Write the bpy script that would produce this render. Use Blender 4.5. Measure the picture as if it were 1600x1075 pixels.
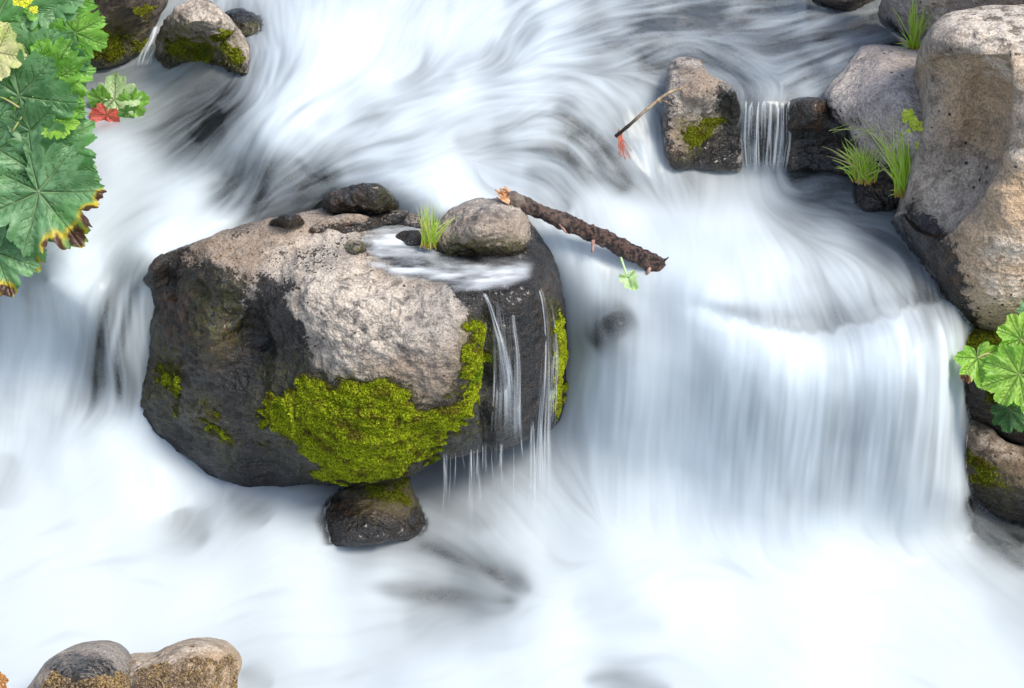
import bpy, math, random
import numpy as np
from mathutils import Vector
sc = bpy.context.scene
for o in list(bpy.data.objects): bpy.data.objects.remove(o)
rad = math.radians
# ------------------------------------------------------------------ camera, world, sun, exposure
PITCH, FPX, DIST = rad(30), 3111.0, 7.3
SP, CP = math.sin(PITCH), math.cos(PITCH)
cam = bpy.data.cameras.new("camera"); co = bpy.data.objects.new("camera", cam); sc.collection.objects.link(co)
cam.sensor_width = 36.0; cam.lens = FPX * 36.0 / 1600.0; cam.clip_start = 0.05; cam.clip_end = 500
co.location = (0, -CP * DIST, SP * DIST); co.rotation_euler = (math.pi / 2 - PITCH, 0, 0)
sc.camera = co
SUN_EL, SUN_AZ = rad(52), rad(128)      # azimuth measured from +Y (upstream) towards +X (right)
w = bpy.data.worlds.new("World"); sc.world = w; w.use_nodes = True
nt = w.node_tree; bg = nt.nodes["Background"]; sky = nt.nodes.new("ShaderNodeTexSky")
sky.sky_type = 'NISHITA'; sky.sun_disc = False; sky.sun_elevation = SUN_EL; sky.sun_rotation = SUN_AZ
hs = nt.nodes.new("ShaderNodeHueSaturation"); hs.inputs['Saturation'].default_value = .72   # thin overcast
nt.links.new(sky.outputs[0], hs.inputs['Color']); nt.links.new(hs.outputs[0], bg.inputs[0]); bg.inputs[1].default_value = 0.15
sun = bpy.data.lights.new("sun", 'SUN'); so = bpy.data.objects.new("sun", sun); sc.collection.objects.link(so)
sun.energy = 1.8; sun.angle = rad(20); sun.color = (1.0, 0.925, 0.79)
sd = Vector((math.sin(SUN_AZ) * math.cos(SUN_EL), math.cos(SUN_AZ) * math.cos(SUN_EL), math.sin(SUN_EL)))
so.rotation_euler = sd.to_track_quat('Z', 'Y').to_euler()
sc.view_settings.view_transform = 'Standard'; sc.view_settings.look = 'None'
sc.view_settings.exposure = 1.03; sc.view_settings.gamma = 1
sc.render.engine = 'CYCLES'
cy = sc.cycles; cy.max_bounces = 6; cy.diffuse_bounces = 3; cy.glossy_bounces = 3
cy.transparent_max_bounces = 12; cy.transmission_bounces = 4; cy.caustics_reflective = False; cy.caustics_refractive = False
try:
    cy.use_denoising = True; cy.denoiser = 'OPENIMAGEDENOISE'
except Exception: pass
rng = np.random.default_rng(7); random.seed(7)

# ------------------------------------------------------------------ maths helpers
# the cascade is surveyed in a slope frame: x to the right, q up the slope, n out of the slope
def survey_n(px, py, n):
    px = np.asarray(px, float); py = np.asarray(py, float)
    s = (DIST - n) / FPX
    return (px - 800) * s, (537.5 - py) * s, n + 0 * s
def n_z(py, z): k = (537.5 - py) / FPX; return (z - k * DIST * CP) / (SP - k * CP)
def n_y(py, y): k = (537.5 - py) / FPX; return (k * DIST * SP - y) / (CP + k * SP)
def world(x, q, n):
    x = np.asarray(x, float)
    return np.stack([x, q * SP - n * CP, q * CP + n * SP], -1)
def at(px, py, n): return world(*survey_n(px, py, n))

def _h(ix, iy, iz):
    h = (ix.astype(np.uint32) * np.uint32(374761393) + iy.astype(np.uint32) * np.uint32(668265263) + iz.astype(np.uint32) * np.uint32(2147483647 - 61))
    h = (h ^ (h >> np.uint32(13))) * np.uint32(1274126177); h = h ^ (h >> np.uint32(16))
    return h.astype(np.float32) / np.float32(4294967295.0)
def vnoise(p, seed=0):
    p = np.asarray(p, np.float32) + np.float32(seed * 17.31 + 1000)
    i = np.floor(p).astype(np.int64); f = p - i; f = f * f * f * (f * (f * 6 - 15) + 10)
    x, y, z = i[..., 0], i[..., 1], i[..., 2]; fx, fy, fz = f[..., 0], f[..., 1], f[..., 2]
    r = 0
    for dx in (0, 1):
        for dy in (0, 1):
            for dz in (0, 1):
                wgt = (fx if dx else 1 - fx) * (fy if dy else 1 - fy) * (fz if dz else 1 - fz)
                r = r + wgt * _h(x + dx, y + dy, z + dz)
    return r * 2 - 1
def fbm(p, sc_=1.0, o=4, seed=0, ridged=False):
    r = 0; a = 1.0; t = 0
    for k in range(o):
        v = vnoise(np.asarray(p) * sc_, seed + k)
        if ridged: v = 1 - 2 * np.abs(v)
        r = r + a * v; t += a; a *= 0.5; sc_ *= 2.07
    return r / t
def sstep(a, b, x):
    t = np.clip((x - a) / (b - a), 0, 1); return t * t * (3 - 2 * t)
def rbf(P, V, lam=1e-6):
    P = np.asarray(P, float); V = np.asarray(V, float); n = len(P); s = np.ptp(P, axis=0).max()
    m = P.mean(0); A = (P - m) / s
    d = np.linalg.norm(A[:, None] - A[None], axis=-1); K = np.where(d > 0, d * d * np.log(d + 1e-12), 0) + lam * np.eye(n)
    Q = np.hstack([np.ones((n, 1)), A]); M = np.block([[K, Q], [Q.T, np.zeros((3, 3))]])
    c = np.linalg.solve(M, np.concatenate([V, np.zeros(3)]))
    def f(a, b):
        a = (np.asarray(a, float) - m[0]) / s; b = (np.asarray(b, float) - m[1]) / s
        r = c[n] + c[n + 1] * a + c[n + 2] * b
        for i in range(n):
            d2 = (a - A[i, 0]) ** 2 + (b - A[i, 1]) ** 2
            r = r + c[i] * 0.5 * d2 * np.log(d2 + 1e-20)
        return r
    return f
def polydist(px, py, poly):
    """signed distance to a closed polygon, positive inside"""
    P = np.asarray(poly, float); px = np.asarray(px, float); py = np.asarray(py, float)
    d = np.full(px.shape, 1e18); ins = np.zeros(px.shape, bool)
    for i in range(len(P)):
        x0, y0 = P[i]; x1, y1 = P[(i + 1) % len(P)]
        dx, dy = x1 - x0, y1 - y0; t = np.clip(((px - x0) * dx + (py - y0) * dy) / (dx * dx + dy * dy + 1e-12), 0, 1)
        d = np.minimum(d, (px - x0 - t * dx) ** 2 + (py - y0 - t * dy) ** 2)
        c = ((y0 > py) != (y1 > py)) & (px < (x1 - x0) * (py - y0) / (y1 - y0 + 1e-12) + x0); ins ^= c
    d = np.sqrt(d); return np.where(ins, d, -d)
def smooth_closed(pts, n):
    P = np.asarray(pts, float); m = len(P); out = []
    L = np.linalg.norm(np.roll(P, -1, 0) - P, axis=1); cum = np.concatenate([[0], np.cumsum(L)])
    for s in np.linspace(0, cum[-1], n, endpoint=False):
        i = min(np.searchsorted(cum, s, side='right') - 1, m - 1); t = (s - cum[i]) / L[i]
        p0, p1, p2, p3 = P[(i - 1) % m], P[i], P[(i + 1) % m], P[(i + 2) % m]
        out.append(0.5 * ((2 * p1) + (-p0 + p2) * t + (2 * p0 - 5 * p1 + 4 * p2 - p3) * t * t + (-p0 + 3 * p1 - 3 * p2 + p3) * t ** 3))
    return np.array(out)
def spline(pts, n):
    P = np.asarray(pts, float); P = np.vstack([2 * P[0] - P[1], P, 2 * P[-1] - P[-2]]); m = len(P) - 3; out = []
    for s in np.linspace(0, m, n):
        i = min(int(s), m - 1); t = s - i; p0, p1, p2, p3 = P[i:i + 4]
        out.append(0.5 * ((2 * p1) + (-p0 + p2) * t + (2 * p0 - 5 * p1 + 4 * p2 - p3) * t * t + (-p0 + 3 * p1 - 3 * p2 + p3) * t ** 3))
    return np.array(out)

# ------------------------------------------------------------------ mesh helpers
def mk(name, V, F, mat=None, parent=None, attrs=None, smooth=True, link=True, tris=None):
    me = bpy.data.meshes.new(name); V = np.asarray(V, np.float32).reshape(-1, 3)
    loops = []; starts = []; tot = 0
    if F is not None and len(F): F = np.asarray(F, np.int32); loops.append(F.ravel()); starts.append(np.arange(len(F)) * F.shape[1]); tot = F.size
    if tris is not None and len(tris): T = np.asarray(tris, np.int32); loops.append(T.ravel()); starts.append(tot + np.arange(len(T)) * 3)
    loops = np.concatenate(loops); starts = np.concatenate(starts)
    me.vertices.add(len(V)); me.vertices.foreach_set("co", V.ravel())
    me.loops.add(len(loops)); me.loops.foreach_set("vertex_index", loops.astype(np.int32))
    me.polygons.add(len(starts)); me.polygons.foreach_set("loop_start", starts.astype(np.int32))
    me.update(calc_edges=True); me.validate()
    me.polygons.foreach_set("use_smooth", np.full(len(me.polygons), smooth, bool))
    for k, a in (attrs or {}).items():
        a = np.asarray(a, np.float32)
        if a.ndim == 2:
            at_ = me.attributes.new(k, 'FLOAT_VECTOR', 'POINT'); at_.data.foreach_set("vector", a.ravel())
        else:
            at_ = me.attributes.new(k, 'FLOAT', 'POINT'); at_.data.foreach_set("value", a.ravel())
    if mat: me.materials.append(mat)
    if not link: return me
    o = bpy.data.objects.new(name, me); sc.collection.objects.link(o)
    if parent: o.parent = parent
    return o
def tag(o, label, cat, group=None, kind=None):
    if label: o['label'] = label
    if cat: o['category'] = cat
    if group: o['group'] = group
    if kind: o['kind'] = kind
    return o
def empty(name, loc, label, cat, group=None):
    o = bpy.data.objects.new(name, None); sc.collection.objects.link(o); o.location = loc; o.empty_display_size = .05
    o['_l'] = 1; del o['_l']; bpy.context.view_layer.update() if False else None
    return tag(o, label, cat, group)
def under(o, parent):
    o.parent = parent; o.matrix_parent_inverse.identity()
    o.location = -Vector(parent.location) if parent.type == 'EMPTY' else (0, 0, 0)
    return o
def gridfaces(nr, nc, wrap=False):
    i = np.arange(nr - 1)[:, None]; j = np.arange(nc if wrap else nc - 1)[None]; j2 = (j + 1) % nc
    return np.stack([i * nc + j, i * nc + j2, (i + 1) * nc + j2, (i + 1) * nc + j], -1).reshape(-1, 4)
def gnormals(P):
    """vertex normals of a (r,c,3) grid"""
    a = np.gradient(P, axis=0); b = np.gradient(P, axis=1); n = np.cross(b, a); n /= np.linalg.norm(n, axis=-1, keepdims=True) + 1e-12
    return n

# ------------------------------------------------------------------ material helpers
class NT:
    def __init__(s, name):
        s.m = bpy.data.materials.new(name); s.m.use_nodes = True; s.t = s.m.node_tree; s.t.nodes.clear()
        s.out = s.t.nodes.new("ShaderNodeOutputMaterial")
    def n(s, ty, **kw):
        x = s.t.nodes.new("ShaderNode" + ty)
        for k, v in kw.items():
            if k.startswith('i_'): x.inputs[k[2:].replace('_', ' ')].default_value = v
            else: setattr(x, k, v)
        return x
    def l(s, a, b): s.t.links.new(a, b)
    def attr(s, name): return s.n("Attribute", attribute_name=name).outputs['Fac']
    def math(s, op, a, b=None, c=None, clamp=False):
        x = s.n("Math", operation=op, use_clamp=clamp)
        for i, v in enumerate((a, b, c)):
            if v is None: continue
            if hasattr(v, 'links'): s.l(v, x.inputs[i])
            else: x.inputs[i].default_value = v
        return x.outputs[0]
    def ramp(s, v, a, b, lo=0.0, hi=1.0):
        x = s.n("MapRange", interpolation_type='SMOOTHSTEP'); s.l(v, x.inputs[0])
        for i, k in enumerate((a, b, lo, hi)): x.inputs[i + 1].default_value = k
        return x.outputs[0]
    def mix(s, f, a, b, op='MIX'):
        x = s.n("Mix", data_type='RGBA', blend_type=op)
        for i, v in ((0, f), (6, a), (7, b)):
            if hasattr(v, 'links'): s.l(v, x.inputs[i])
            elif i == 0: x.inputs[0].default_value = v
            else: x.inputs[i].default_value = (*v, 1)
        return x.outputs[2]
    def noise(s, scale, det=4, rough=.55, vec=None, dist=0.0):
        x = s.n("TexNoise"); x.inputs['Scale'].default_value = scale; x.inputs['Detail'].default_value = det
        x.inputs['Roughness'].default_value = rough; x.inputs['Distortion'].default_value = dist
        if vec is not None: s.l(vec, x.inputs['Vector'])
        return x.outputs[0]
    def geo(s): return s.n("NewGeometry").outputs['Position']
    def bsdf(s, **kw):
        x = s.n("BsdfPrincipled"); 
        for k, v in kw.items():
            k = k.replace('_', ' ')
            if hasattr(v, 'links'): s.l(v, x.inputs[k])
            elif isinstance(v, tuple): x.inputs[k].default_value = (*v, 1)
            else: x.inputs[k].default_value = v
        return x
    def bump(s, h, strength, dist):
        x = s.n("Bump"); x.inputs['Strength'].default_value = strength; x.inputs['Distance'].default_value = dist; s.l(h, x.inputs['Height'])
        return x.outputs[0]

def rock_mat(name, light=(.45, .40, .35), dark=(.12, .105, .10), warm=(.30, .22, .155), scale=1.0):
    """basalt: attributes wet / tan / alg / pale say where it is wet, brown, algae covered or lichen pale; on some rocks tan and pale also paint light"""
    t = NT(name); P = t.geo()
    wet, tan, alg, pale = (t.attr(k) for k in ('wet', 'tan', 'alg', 'pale'))
    n1 = t.noise(5 * scale, 5, .6, P); n2 = t.noise(28 * scale, 5, .65, P, .4); n3 = t.noise(150 * scale, 3, .6, P)
    n4 = t.noise(420 * scale, 2, .6, P)
    c = t.mix(t.ramp(n2, .33, .68), dark, light); c = t.mix(t.ramp(n1, .38, .62, 0, .6), c, light); n5 = t.noise(11 * scale, 6, .72, P, .8); c = t.mix(t.ramp(n5, .53, .70, 0, .75), c, tuple(v * .45 for v in dark)); c = t.mix(t.ramp(n5, .44, .34, 0, .5), c, tuple(min(.6, v * 1.35) for v in light))
    c = t.mix(t.math('MULTIPLY', tan, t.ramp(n2, .25, .6, .35, 1)), c, warm)
    c = t.mix(t.math('MULTIPLY', pale, t.ramp(n2, .36, .58)), c, (.62, .54, .45))
    sp = t.math('ADD', t.math('MULTIPLY', n3, .6), t.math('MULTIPLY', n4, .4))
    c = t.mix(1.0, c, t.mix(t.ramp(sp, .36, .64), (.60, .58, .57), (1.28, 1.26, 1.24)), 'MULTIPLY')
    vo = t.n("TexVoronoi"); vo.inputs['Scale'].default_value = 42 * scale; t.l(P, vo.inputs['Vector'])
    gate = t.ramp(t.noise(9 * scale, 2, .5, P), .5, .6)
    pore = t.math('MULTIPLY', t.ramp(vo.outputs['Distance'], .12, .2, 1, 0), gate)
    c = t.mix(pore, c, (.035, .03, .028))
    a = t.math('MULTIPLY', alg, t.ramp(t.noise(60, 4, .7, P), .38, .6), clamp=True)
    c = t.mix(a, c, t.mix(n3, (.05, .055, .008), (.14, .12, .02)))
    # wet
    wn = t.noise(14, 5, .65, P, .5)
    wc = t.mix(t.ramp(wn, .4, .62), (.005, .004, .0035), (.022, .0165, .0135))
    wc = t.mix(t.math('MULTIPLY', tan, t.ramp(n2, .45, .62)), wc, (.075, .036, .013))
    wc = t.mix(a, wc, (.07, .065, .012))
    wf = t.math('ADD', wet, t.math('MULTIPLY', t.math('SUBTRACT', n2, .5), 1.6)); wf = t.math('ADD', wf, t.math('MULTIPLY', t.math('SUBTRACT', n3, .5), 1.9))
    wf = t.ramp(wf, .40, .58)
    c = t.mix(wf, c, wc)
    rough = t.math('ADD', t.math('MULTIPLY', wf, -.66), .88); rough = t.math('ADD', rough, t.math('MULTIPLY', n3, .12))
    h = t.math('ADD', t.math('MULTIPLY', n2, .5), t.math('ADD', t.math('MULTIPLY', n3, .25), t.math('MULTIPLY', n4, .07)))
    h = t.math('SUBTRACT', h, t.math('MULTIPLY', pore, .35))
    b = t.bsdf(Base_Color=c, Roughness=rough, Coat_Weight=t.math('MULTIPLY', wf, .22), Coat_Roughness=.08, Specular_IOR_Level=.5, Normal=t.bump(h, 1.0, .025))
    t.l(b.outputs[0], t.out.inputs[0]); return t.m
ROCK = rock_mat('basalt'); 
ROCK_PALE = rock_mat('pale basalt', (.42, .37, .34), (.25, .215, .20), (.36, .27, .19), .8)
ROCK_BROWN = rock_mat('brown basalt', (.38, .325, .275), (.14, .115, .09), (.46, .33, .21), .8)
ROCK_DARK = rock_mat('dark mossy basalt', (.14, .112, .085), (.035, .029, .024), (.15, .10, .06))

STONE = rock_mat('cream stone', (.80, .66, .48), (.62, .46, .30), (.6, .5, .4))
# foam carried by clear water; the attributes foam / streak come with the flow
def water_mat(name, deep=(.30, .36, .37)):
    t = NT(name); foam = t.attr('foam')
    clear = t.n("BsdfTransparent"); clear.inputs[0].default_value = (.82, .87, .91, 1)
    gl = t.n("BsdfGlossy"); gl.inputs['Roughness'].default_value = .22; gl.inputs[0].default_value = (1, 1, 1, 1)
    fr = t.n("Fresnel"); fr.inputs[0].default_value = 1.33
    m1 = t.n("MixShader"); t.l(t.math('MULTIPLY', fr.outputs[0], 1.0), m1.inputs[0]); t.l(clear.outputs[0], m1.inputs[1]); t.l(gl.outputs[0], m1.inputs[2])
    d = t.n("BsdfDiffuse"); d.inputs[0].default_value = (.81, .895, .955, 1); tr = t.n("BsdfTranslucent"); tr.inputs[0].default_value = (.80, .88, .92, 1)
    m2 = t.n("MixShader"); m2.inputs[0].default_value = .30; t.l(d.outputs[0], m2.inputs[1]); t.l(tr.outputs[0], m2.inputs[2])
    m3 = t.n("MixShader"); t.l(foam, m3.inputs[0]); t.l(m1.outputs[0], m3.inputs[1]); t.l(m2.outputs[0], m3.inputs[2])
    t.l(m3.outputs[0], t.out.inputs[0]); return t.m
WATER = water_mat('silky foaming water')

# ------------------------------------------------------------------ the water surface
# spot heights of the stream: (px, py, height) where it lies flat, ('y') where it drops
WZ = [(-250,-120,1.30),(100,-150,1.42),(500,-150,1.46),(900,-150,1.36),(1300,-150,1.25),(1800,-150,1.25),
 (500,0,1.33),(250,0,1.28),(800,0,1.28),(1050,0,1.20),(1300,0,1.165),(1550,0,1.16),(700,120,1.22),(450,100,1.27),(1000,110,1.17),(1200,90,1.14),(1400,90,1.14),
 (900,180,1.13),(600,200,1.17),(400,200,1.17),(320,170,1.13),(200,110,1.12),(60,110,1.12),(250,150,1.08),(150,180,1.06),(-100,150,1.05),(320,230,1.08),
 (750,250,1.08),(600,290,1.06),(480,250,1.10),(420,300,1.00),(350,280,.99),(250,250,1.00),(230,330,.93),(330,340,.93),(120,280,.93),(60,350,.84),(-120,300,.86),(150,420,.82),(230,420,.85),
 (980,200,1.06),(900,240,1.04),(860,310,1.01),(960,270,.96),(1030,300,.90),(1000,350,.90),(1040,240,.98),(1100,300,.875),(1100,380,.89),(1000,410,.86),
 (1150,120,1.135),(1190,152,1.13),(1250,140,1.13),(1350,160,1.12),(1190,268,.875),(1250,290,.87),(1120,268,.875),(1340,320,.87),(1430,330,.86),(1200,360,.875),(1300,420,.855),(1420,440,.83),
 (1200,470,.84),(1300,500,.80),(1460,475,.79),(1100,460,.85),(1600,420,.84),(1000,470,.78),
 (30,500,.60),(100,520,.55),(-150,560,.40),(20,620,.33),(100,650,.32),(200,660,.30),(20,720,.18),(150,740,.20),(260,730,.20),(300,800,.08),(380,780,.12),(450,775,.12),
 (560,775,.08),(100,860,.05),(300,900,.02),(500,870,.02),(700,820,.05),(700,900,-.02),(800,780,.12),(850,850,.06),(1000,850,.10),(1200,860,.11),(1400,850,.10),(1500,830,.08),
 (820,930,.03),(1000,960,.03),(1300,960,.02),(1560,840,.04),(1600,960,-.02),(100,1000,-.02),(400,1000,-.04),(700,1040,-.03),(960,1060,-.05),(1300,1075,-.04),(-250,1000,-.02),(-200,780,.1),
 (-200,1250,-.12),(500,1250,-.12),(1100,1250,-.12),(1850,1250,-.12),(1850,900,-.02),(680,340,1.00)]
WY = [(890,400,-1.01),(900,560,-1.08),(905,700,-1.14),(960,520,-1.17),(980,650,-1.22),(1060,600,-1.26),(1060,740,-1.26),(1200,560,-1.36),(1200,680,-1.38),(1200,780,-1.38),(1320,560,-1.37),(1320,700,-1.40),
 (1320,790,-1.40),(1460,520,-1.33),(1480,650,-1.36),(1490,770,-1.35),(1535,560,-1.0),(1535,660,-1.02),(1545,740,-1.04),(1640,560,-.7),(1640,700,-.8),(180,470,-1.02),(180,560,-1.05),(80,440,-1.12),
 (600,450,-.62),(600,560,-.62),(600,680,-.66),(380,520,-.66),(380,640,-.70),(780,520,-.66),(780,640,-.76),(1190,210,-.385),(1320,215,-.36),(1080,215,-.40)]
WP = []
for px, py, z in WZ: n = n_z(py, z); x, q, _ = survey_n(px, py, n); WP.append((x, q, n))
for px, py, y in WY: n = n_y(py, y); x, q, _ = survey_n(px, py, n); WP.append((x, q, n))
WP = np.array(WP, float); WF = rbf(WP[:, :2], WP[:, 2], 2e-5)
def wn(px, py):
    n = 1.0
    for _ in range(12):
        x, q, _n = survey_n(px, py, n); n = .5 * n + .5 * float(WF(x, q))
    return n
def place(px, py, mode='w', v=0.0):
    if mode == 'z': return n_z(py, v)
    if mode == 'y': return n_y(py, v)
    if mode == 'n': return v
    if mode == 'w': return wn(px, py) + v
    if mode == 'v':                     # rises straight up from the water line at row v
        n = wn(px, v); k = (537.5 - v) / FPX; y = k * (DIST - n) * SP - n * CP; return n_y(py, y)

X0, X1, Q0, Q1, ST = -2.5, 2.5, -1.45, 1.95, .0037
gx = np.arange(X0, X1, ST); gq = np.arange(Q0, Q1, ST); NX, NQ = len(gx), len(gq)
CS = 8
cx = np.linspace(X0, gx[-1], NX // CS + 1); cq = np.linspace(Q0, gq[-1], NQ // CS + 1)
CX, CQ = np.meshgrid(cx, cq)
def up(A):
    """smooth resample of the coarse survey to the full grid"""
    fx = np.linspace(0, A.shape[1] - 1, NX); fq = np.linspace(0, A.shape[0] - 1, NQ)
    def cub(A, f):
        i = np.clip(f.astype(int), 0, A.shape[0] - 2); t = (f - i)[:, None]
        g = lambda k: A[np.clip(i + k, 0, A.shape[0] - 1)]
        p0, p1, p2, p3 = g(-1), g(0), g(1), g(2)
        return 0.5 * (2 * p1 + (p2 - p0) * t + (2 * p0 - 5 * p1 + 4 * p2 - p3) * t * t + (-p0 + 3 * p1 - 3 * p2 + p3) * t ** 3)
    return cub(cub(A, fq).T.copy(), fx).T.copy()
def ctl_xy(L):
    out = []
    for c in L:
        x, q, _ = survey_n(c[0], c[1], wn(c[0], c[1])); out.append((float(x), float(q)))
    return np.array(out)
def idw(P, V, p=3.2, A=None, B=None, soft=.02):
    A = CX if A is None else A; B = CQ if B is None else B
    W = 0; S = 0
    for (x, q), v in zip(P, V):
        wgt = ((A - x) ** 2 + (B - q) ** 2 + soft ** 2) ** (-p / 2); W = W + wgt; S = S + (wgt[..., None] * v if np.ndim(v) else wgt * v)
    return S / (W[..., None] if np.ndim(S) > np.ndim(W) else W)
# direction of flow at survey points (px, py, dx, dy)
FLOW = [(500,-100,0,1),(500,50,.1,1),(420,60,.1,1),(400,120,-.2,1),(650,60,-.3,1),(800,60,-.5,.8),(900,20,-.8,.5),(700,140,-1,.45),(850,140,-1,.35),(950,100,-1,.4),(600,180,-1,.5),(500,150,-.8,.8),
 (400,200,-.9,.7),(340,180,-.8,.8),(330,240,-.8,.7),(420,270,-.75,.7),(360,310,-.8,.6),(500,240,-.9,.6),(560,260,-1,.45),(640,250,-1,.2),(720,280,.2,.6),(760,220,-.9,.3),(800,270,1,.45),(850,230,.9,.35),(880,300,.9,.8),(800,180,-1,.25),
 (920,180,.8,.35),(960,140,.6,.5),(960,240,.85,.7),(1000,280,.8,.8),(1000,180,.5,1),(1030,220,.05,1),(1040,280,.3,1),(900,350,.1,1),
 (1050,90,-1,.35),(1000,60,-1,.3),(1120,90,1,.55),(1120,40,-1,.15),(1200,20,-1,.05),(1250,60,-.9,.2),(1350,40,-1,.15),(1180,120,.6,.6),(1190,150,0,1),(1250,120,-.8,.4),(1300,100,-1,.35),(1380,100,-1,.3),
 (1190,200,0,1),(1190,290,0,1),(1120,320,-.4,1),(1250,330,.8,.6),(1300,360,1,.5),(1370,400,.9,.6),(1280,290,1,.0),(1350,330,1,.3),(1430,410,.5,1),(1200,420,.2,1),(1280,440,.35,1),(1360,460,.25,1),(1100,400,.0,1),(1000,350,.3,1),(1450,460,.2,1),(1000,430,-.1,1),
 (150,170,-1,.15),(230,120,-1,.25),(300,130,-1,.4),(200,230,-.8,.4),(120,220,-.8,.5),(280,300,-1,.35),(180,320,-.8,.6),(80,330,-.5,.8),(330,360,-1,.6),(240,400,-.6,1),(120,430,-.45,1),(20,450,-.3,1),(190,500,-.25,1),(180,600,-.12,1),(60,580,-.2,1),
 (880,450,.05,1),(900,600,.02,1),(1000,600,-.03,1),(1100,600,.04,1),(1200,600,.04,1),(1300,620,.05,1),(1400,620,.06,1),(1480,620,.08,1),(1000,760,.0,1),(1200,780,.03,1),(1450,780,.08,1),(600,500,0,1),
 (20,700,-.2,1),(150,720,-.8,.6),(260,720,.3,.9),(300,760,.1,.9),(330,830,-.6,.8),(420,790,-.8,.4),(100,850,-.9,.3),(250,900,1,.15),(480,850,-1,.2),(560,860,1,.1),(650,850,1,.35),(750,880,1,.5),(820,920,1,.4),(700,920,1,.15),(820,960,-1,.5),(700,990,-1,.4),
 (900,930,-1,.55),(780,830,1,.8),(860,830,.8,.6),(680,790,1,.5),(1000,930,-1,.2),(1100,1000,1,.5),(1000,1050,1,.1),(900,1060,-1,.3),(1300,930,1,.1),(1540,800,1,.6),(1590,840,1,.6),(1500,900,.8,.7),(300,1020,1,-.1),(500,980,1,-.15)]
FP = ctl_xy(FLOW); FV = []
for c in FLOW: a = math.atan2(-c[3], c[2]) * 2; FV.append(np.array([math.cos(a), math.sin(a)]))
D2 = idw(FP, FV, 3.0)
ang = lambda A: .5 * np.arctan2(A[1], A[0])
ca, sa = up(D2[..., 0]), up(D2[..., 1]); wob = np.stack([np.repeat(gx[None], NQ, 0), np.repeat(gq[:, None], NX, 1), np.zeros((NQ, NX))], -1)
th = ang((ca, sa)) + up(.16 * vnoise(np.stack([CX * 3, CQ * 3, CX * 0], -1), 3) + .10 * vnoise(np.stack([CX * 9, CQ * 9, CX * 0], -1), 4))
_nb = up(WF(CX, CQ)); _s = FPX / (DIST - _nb); _px = 800 + gx[None] * _s; _py = 537.5 - gq[:, None] * _s
vert = sstep(905, 960, _px) * sstep(1530, 1500, _px) * sstep(-10, 30, _py - np.interp(_px, [860, 1040, 1090, 1200, 1300, 1470], [400, 450, 482, 508, 522, 470])) * sstep(850, 800, _py)   # falling water runs plumb
plumb = -math.pi / 2 + .05 * (_px - 1200) / 300; dth = (th - plumb + math.pi / 2) % math.pi - math.pi / 2; th = plumb + dth * (1 - .93 * vert)
DX, DQ = np.cos(th).astype(np.float32), np.sin(th).astype(np.float32)
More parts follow.
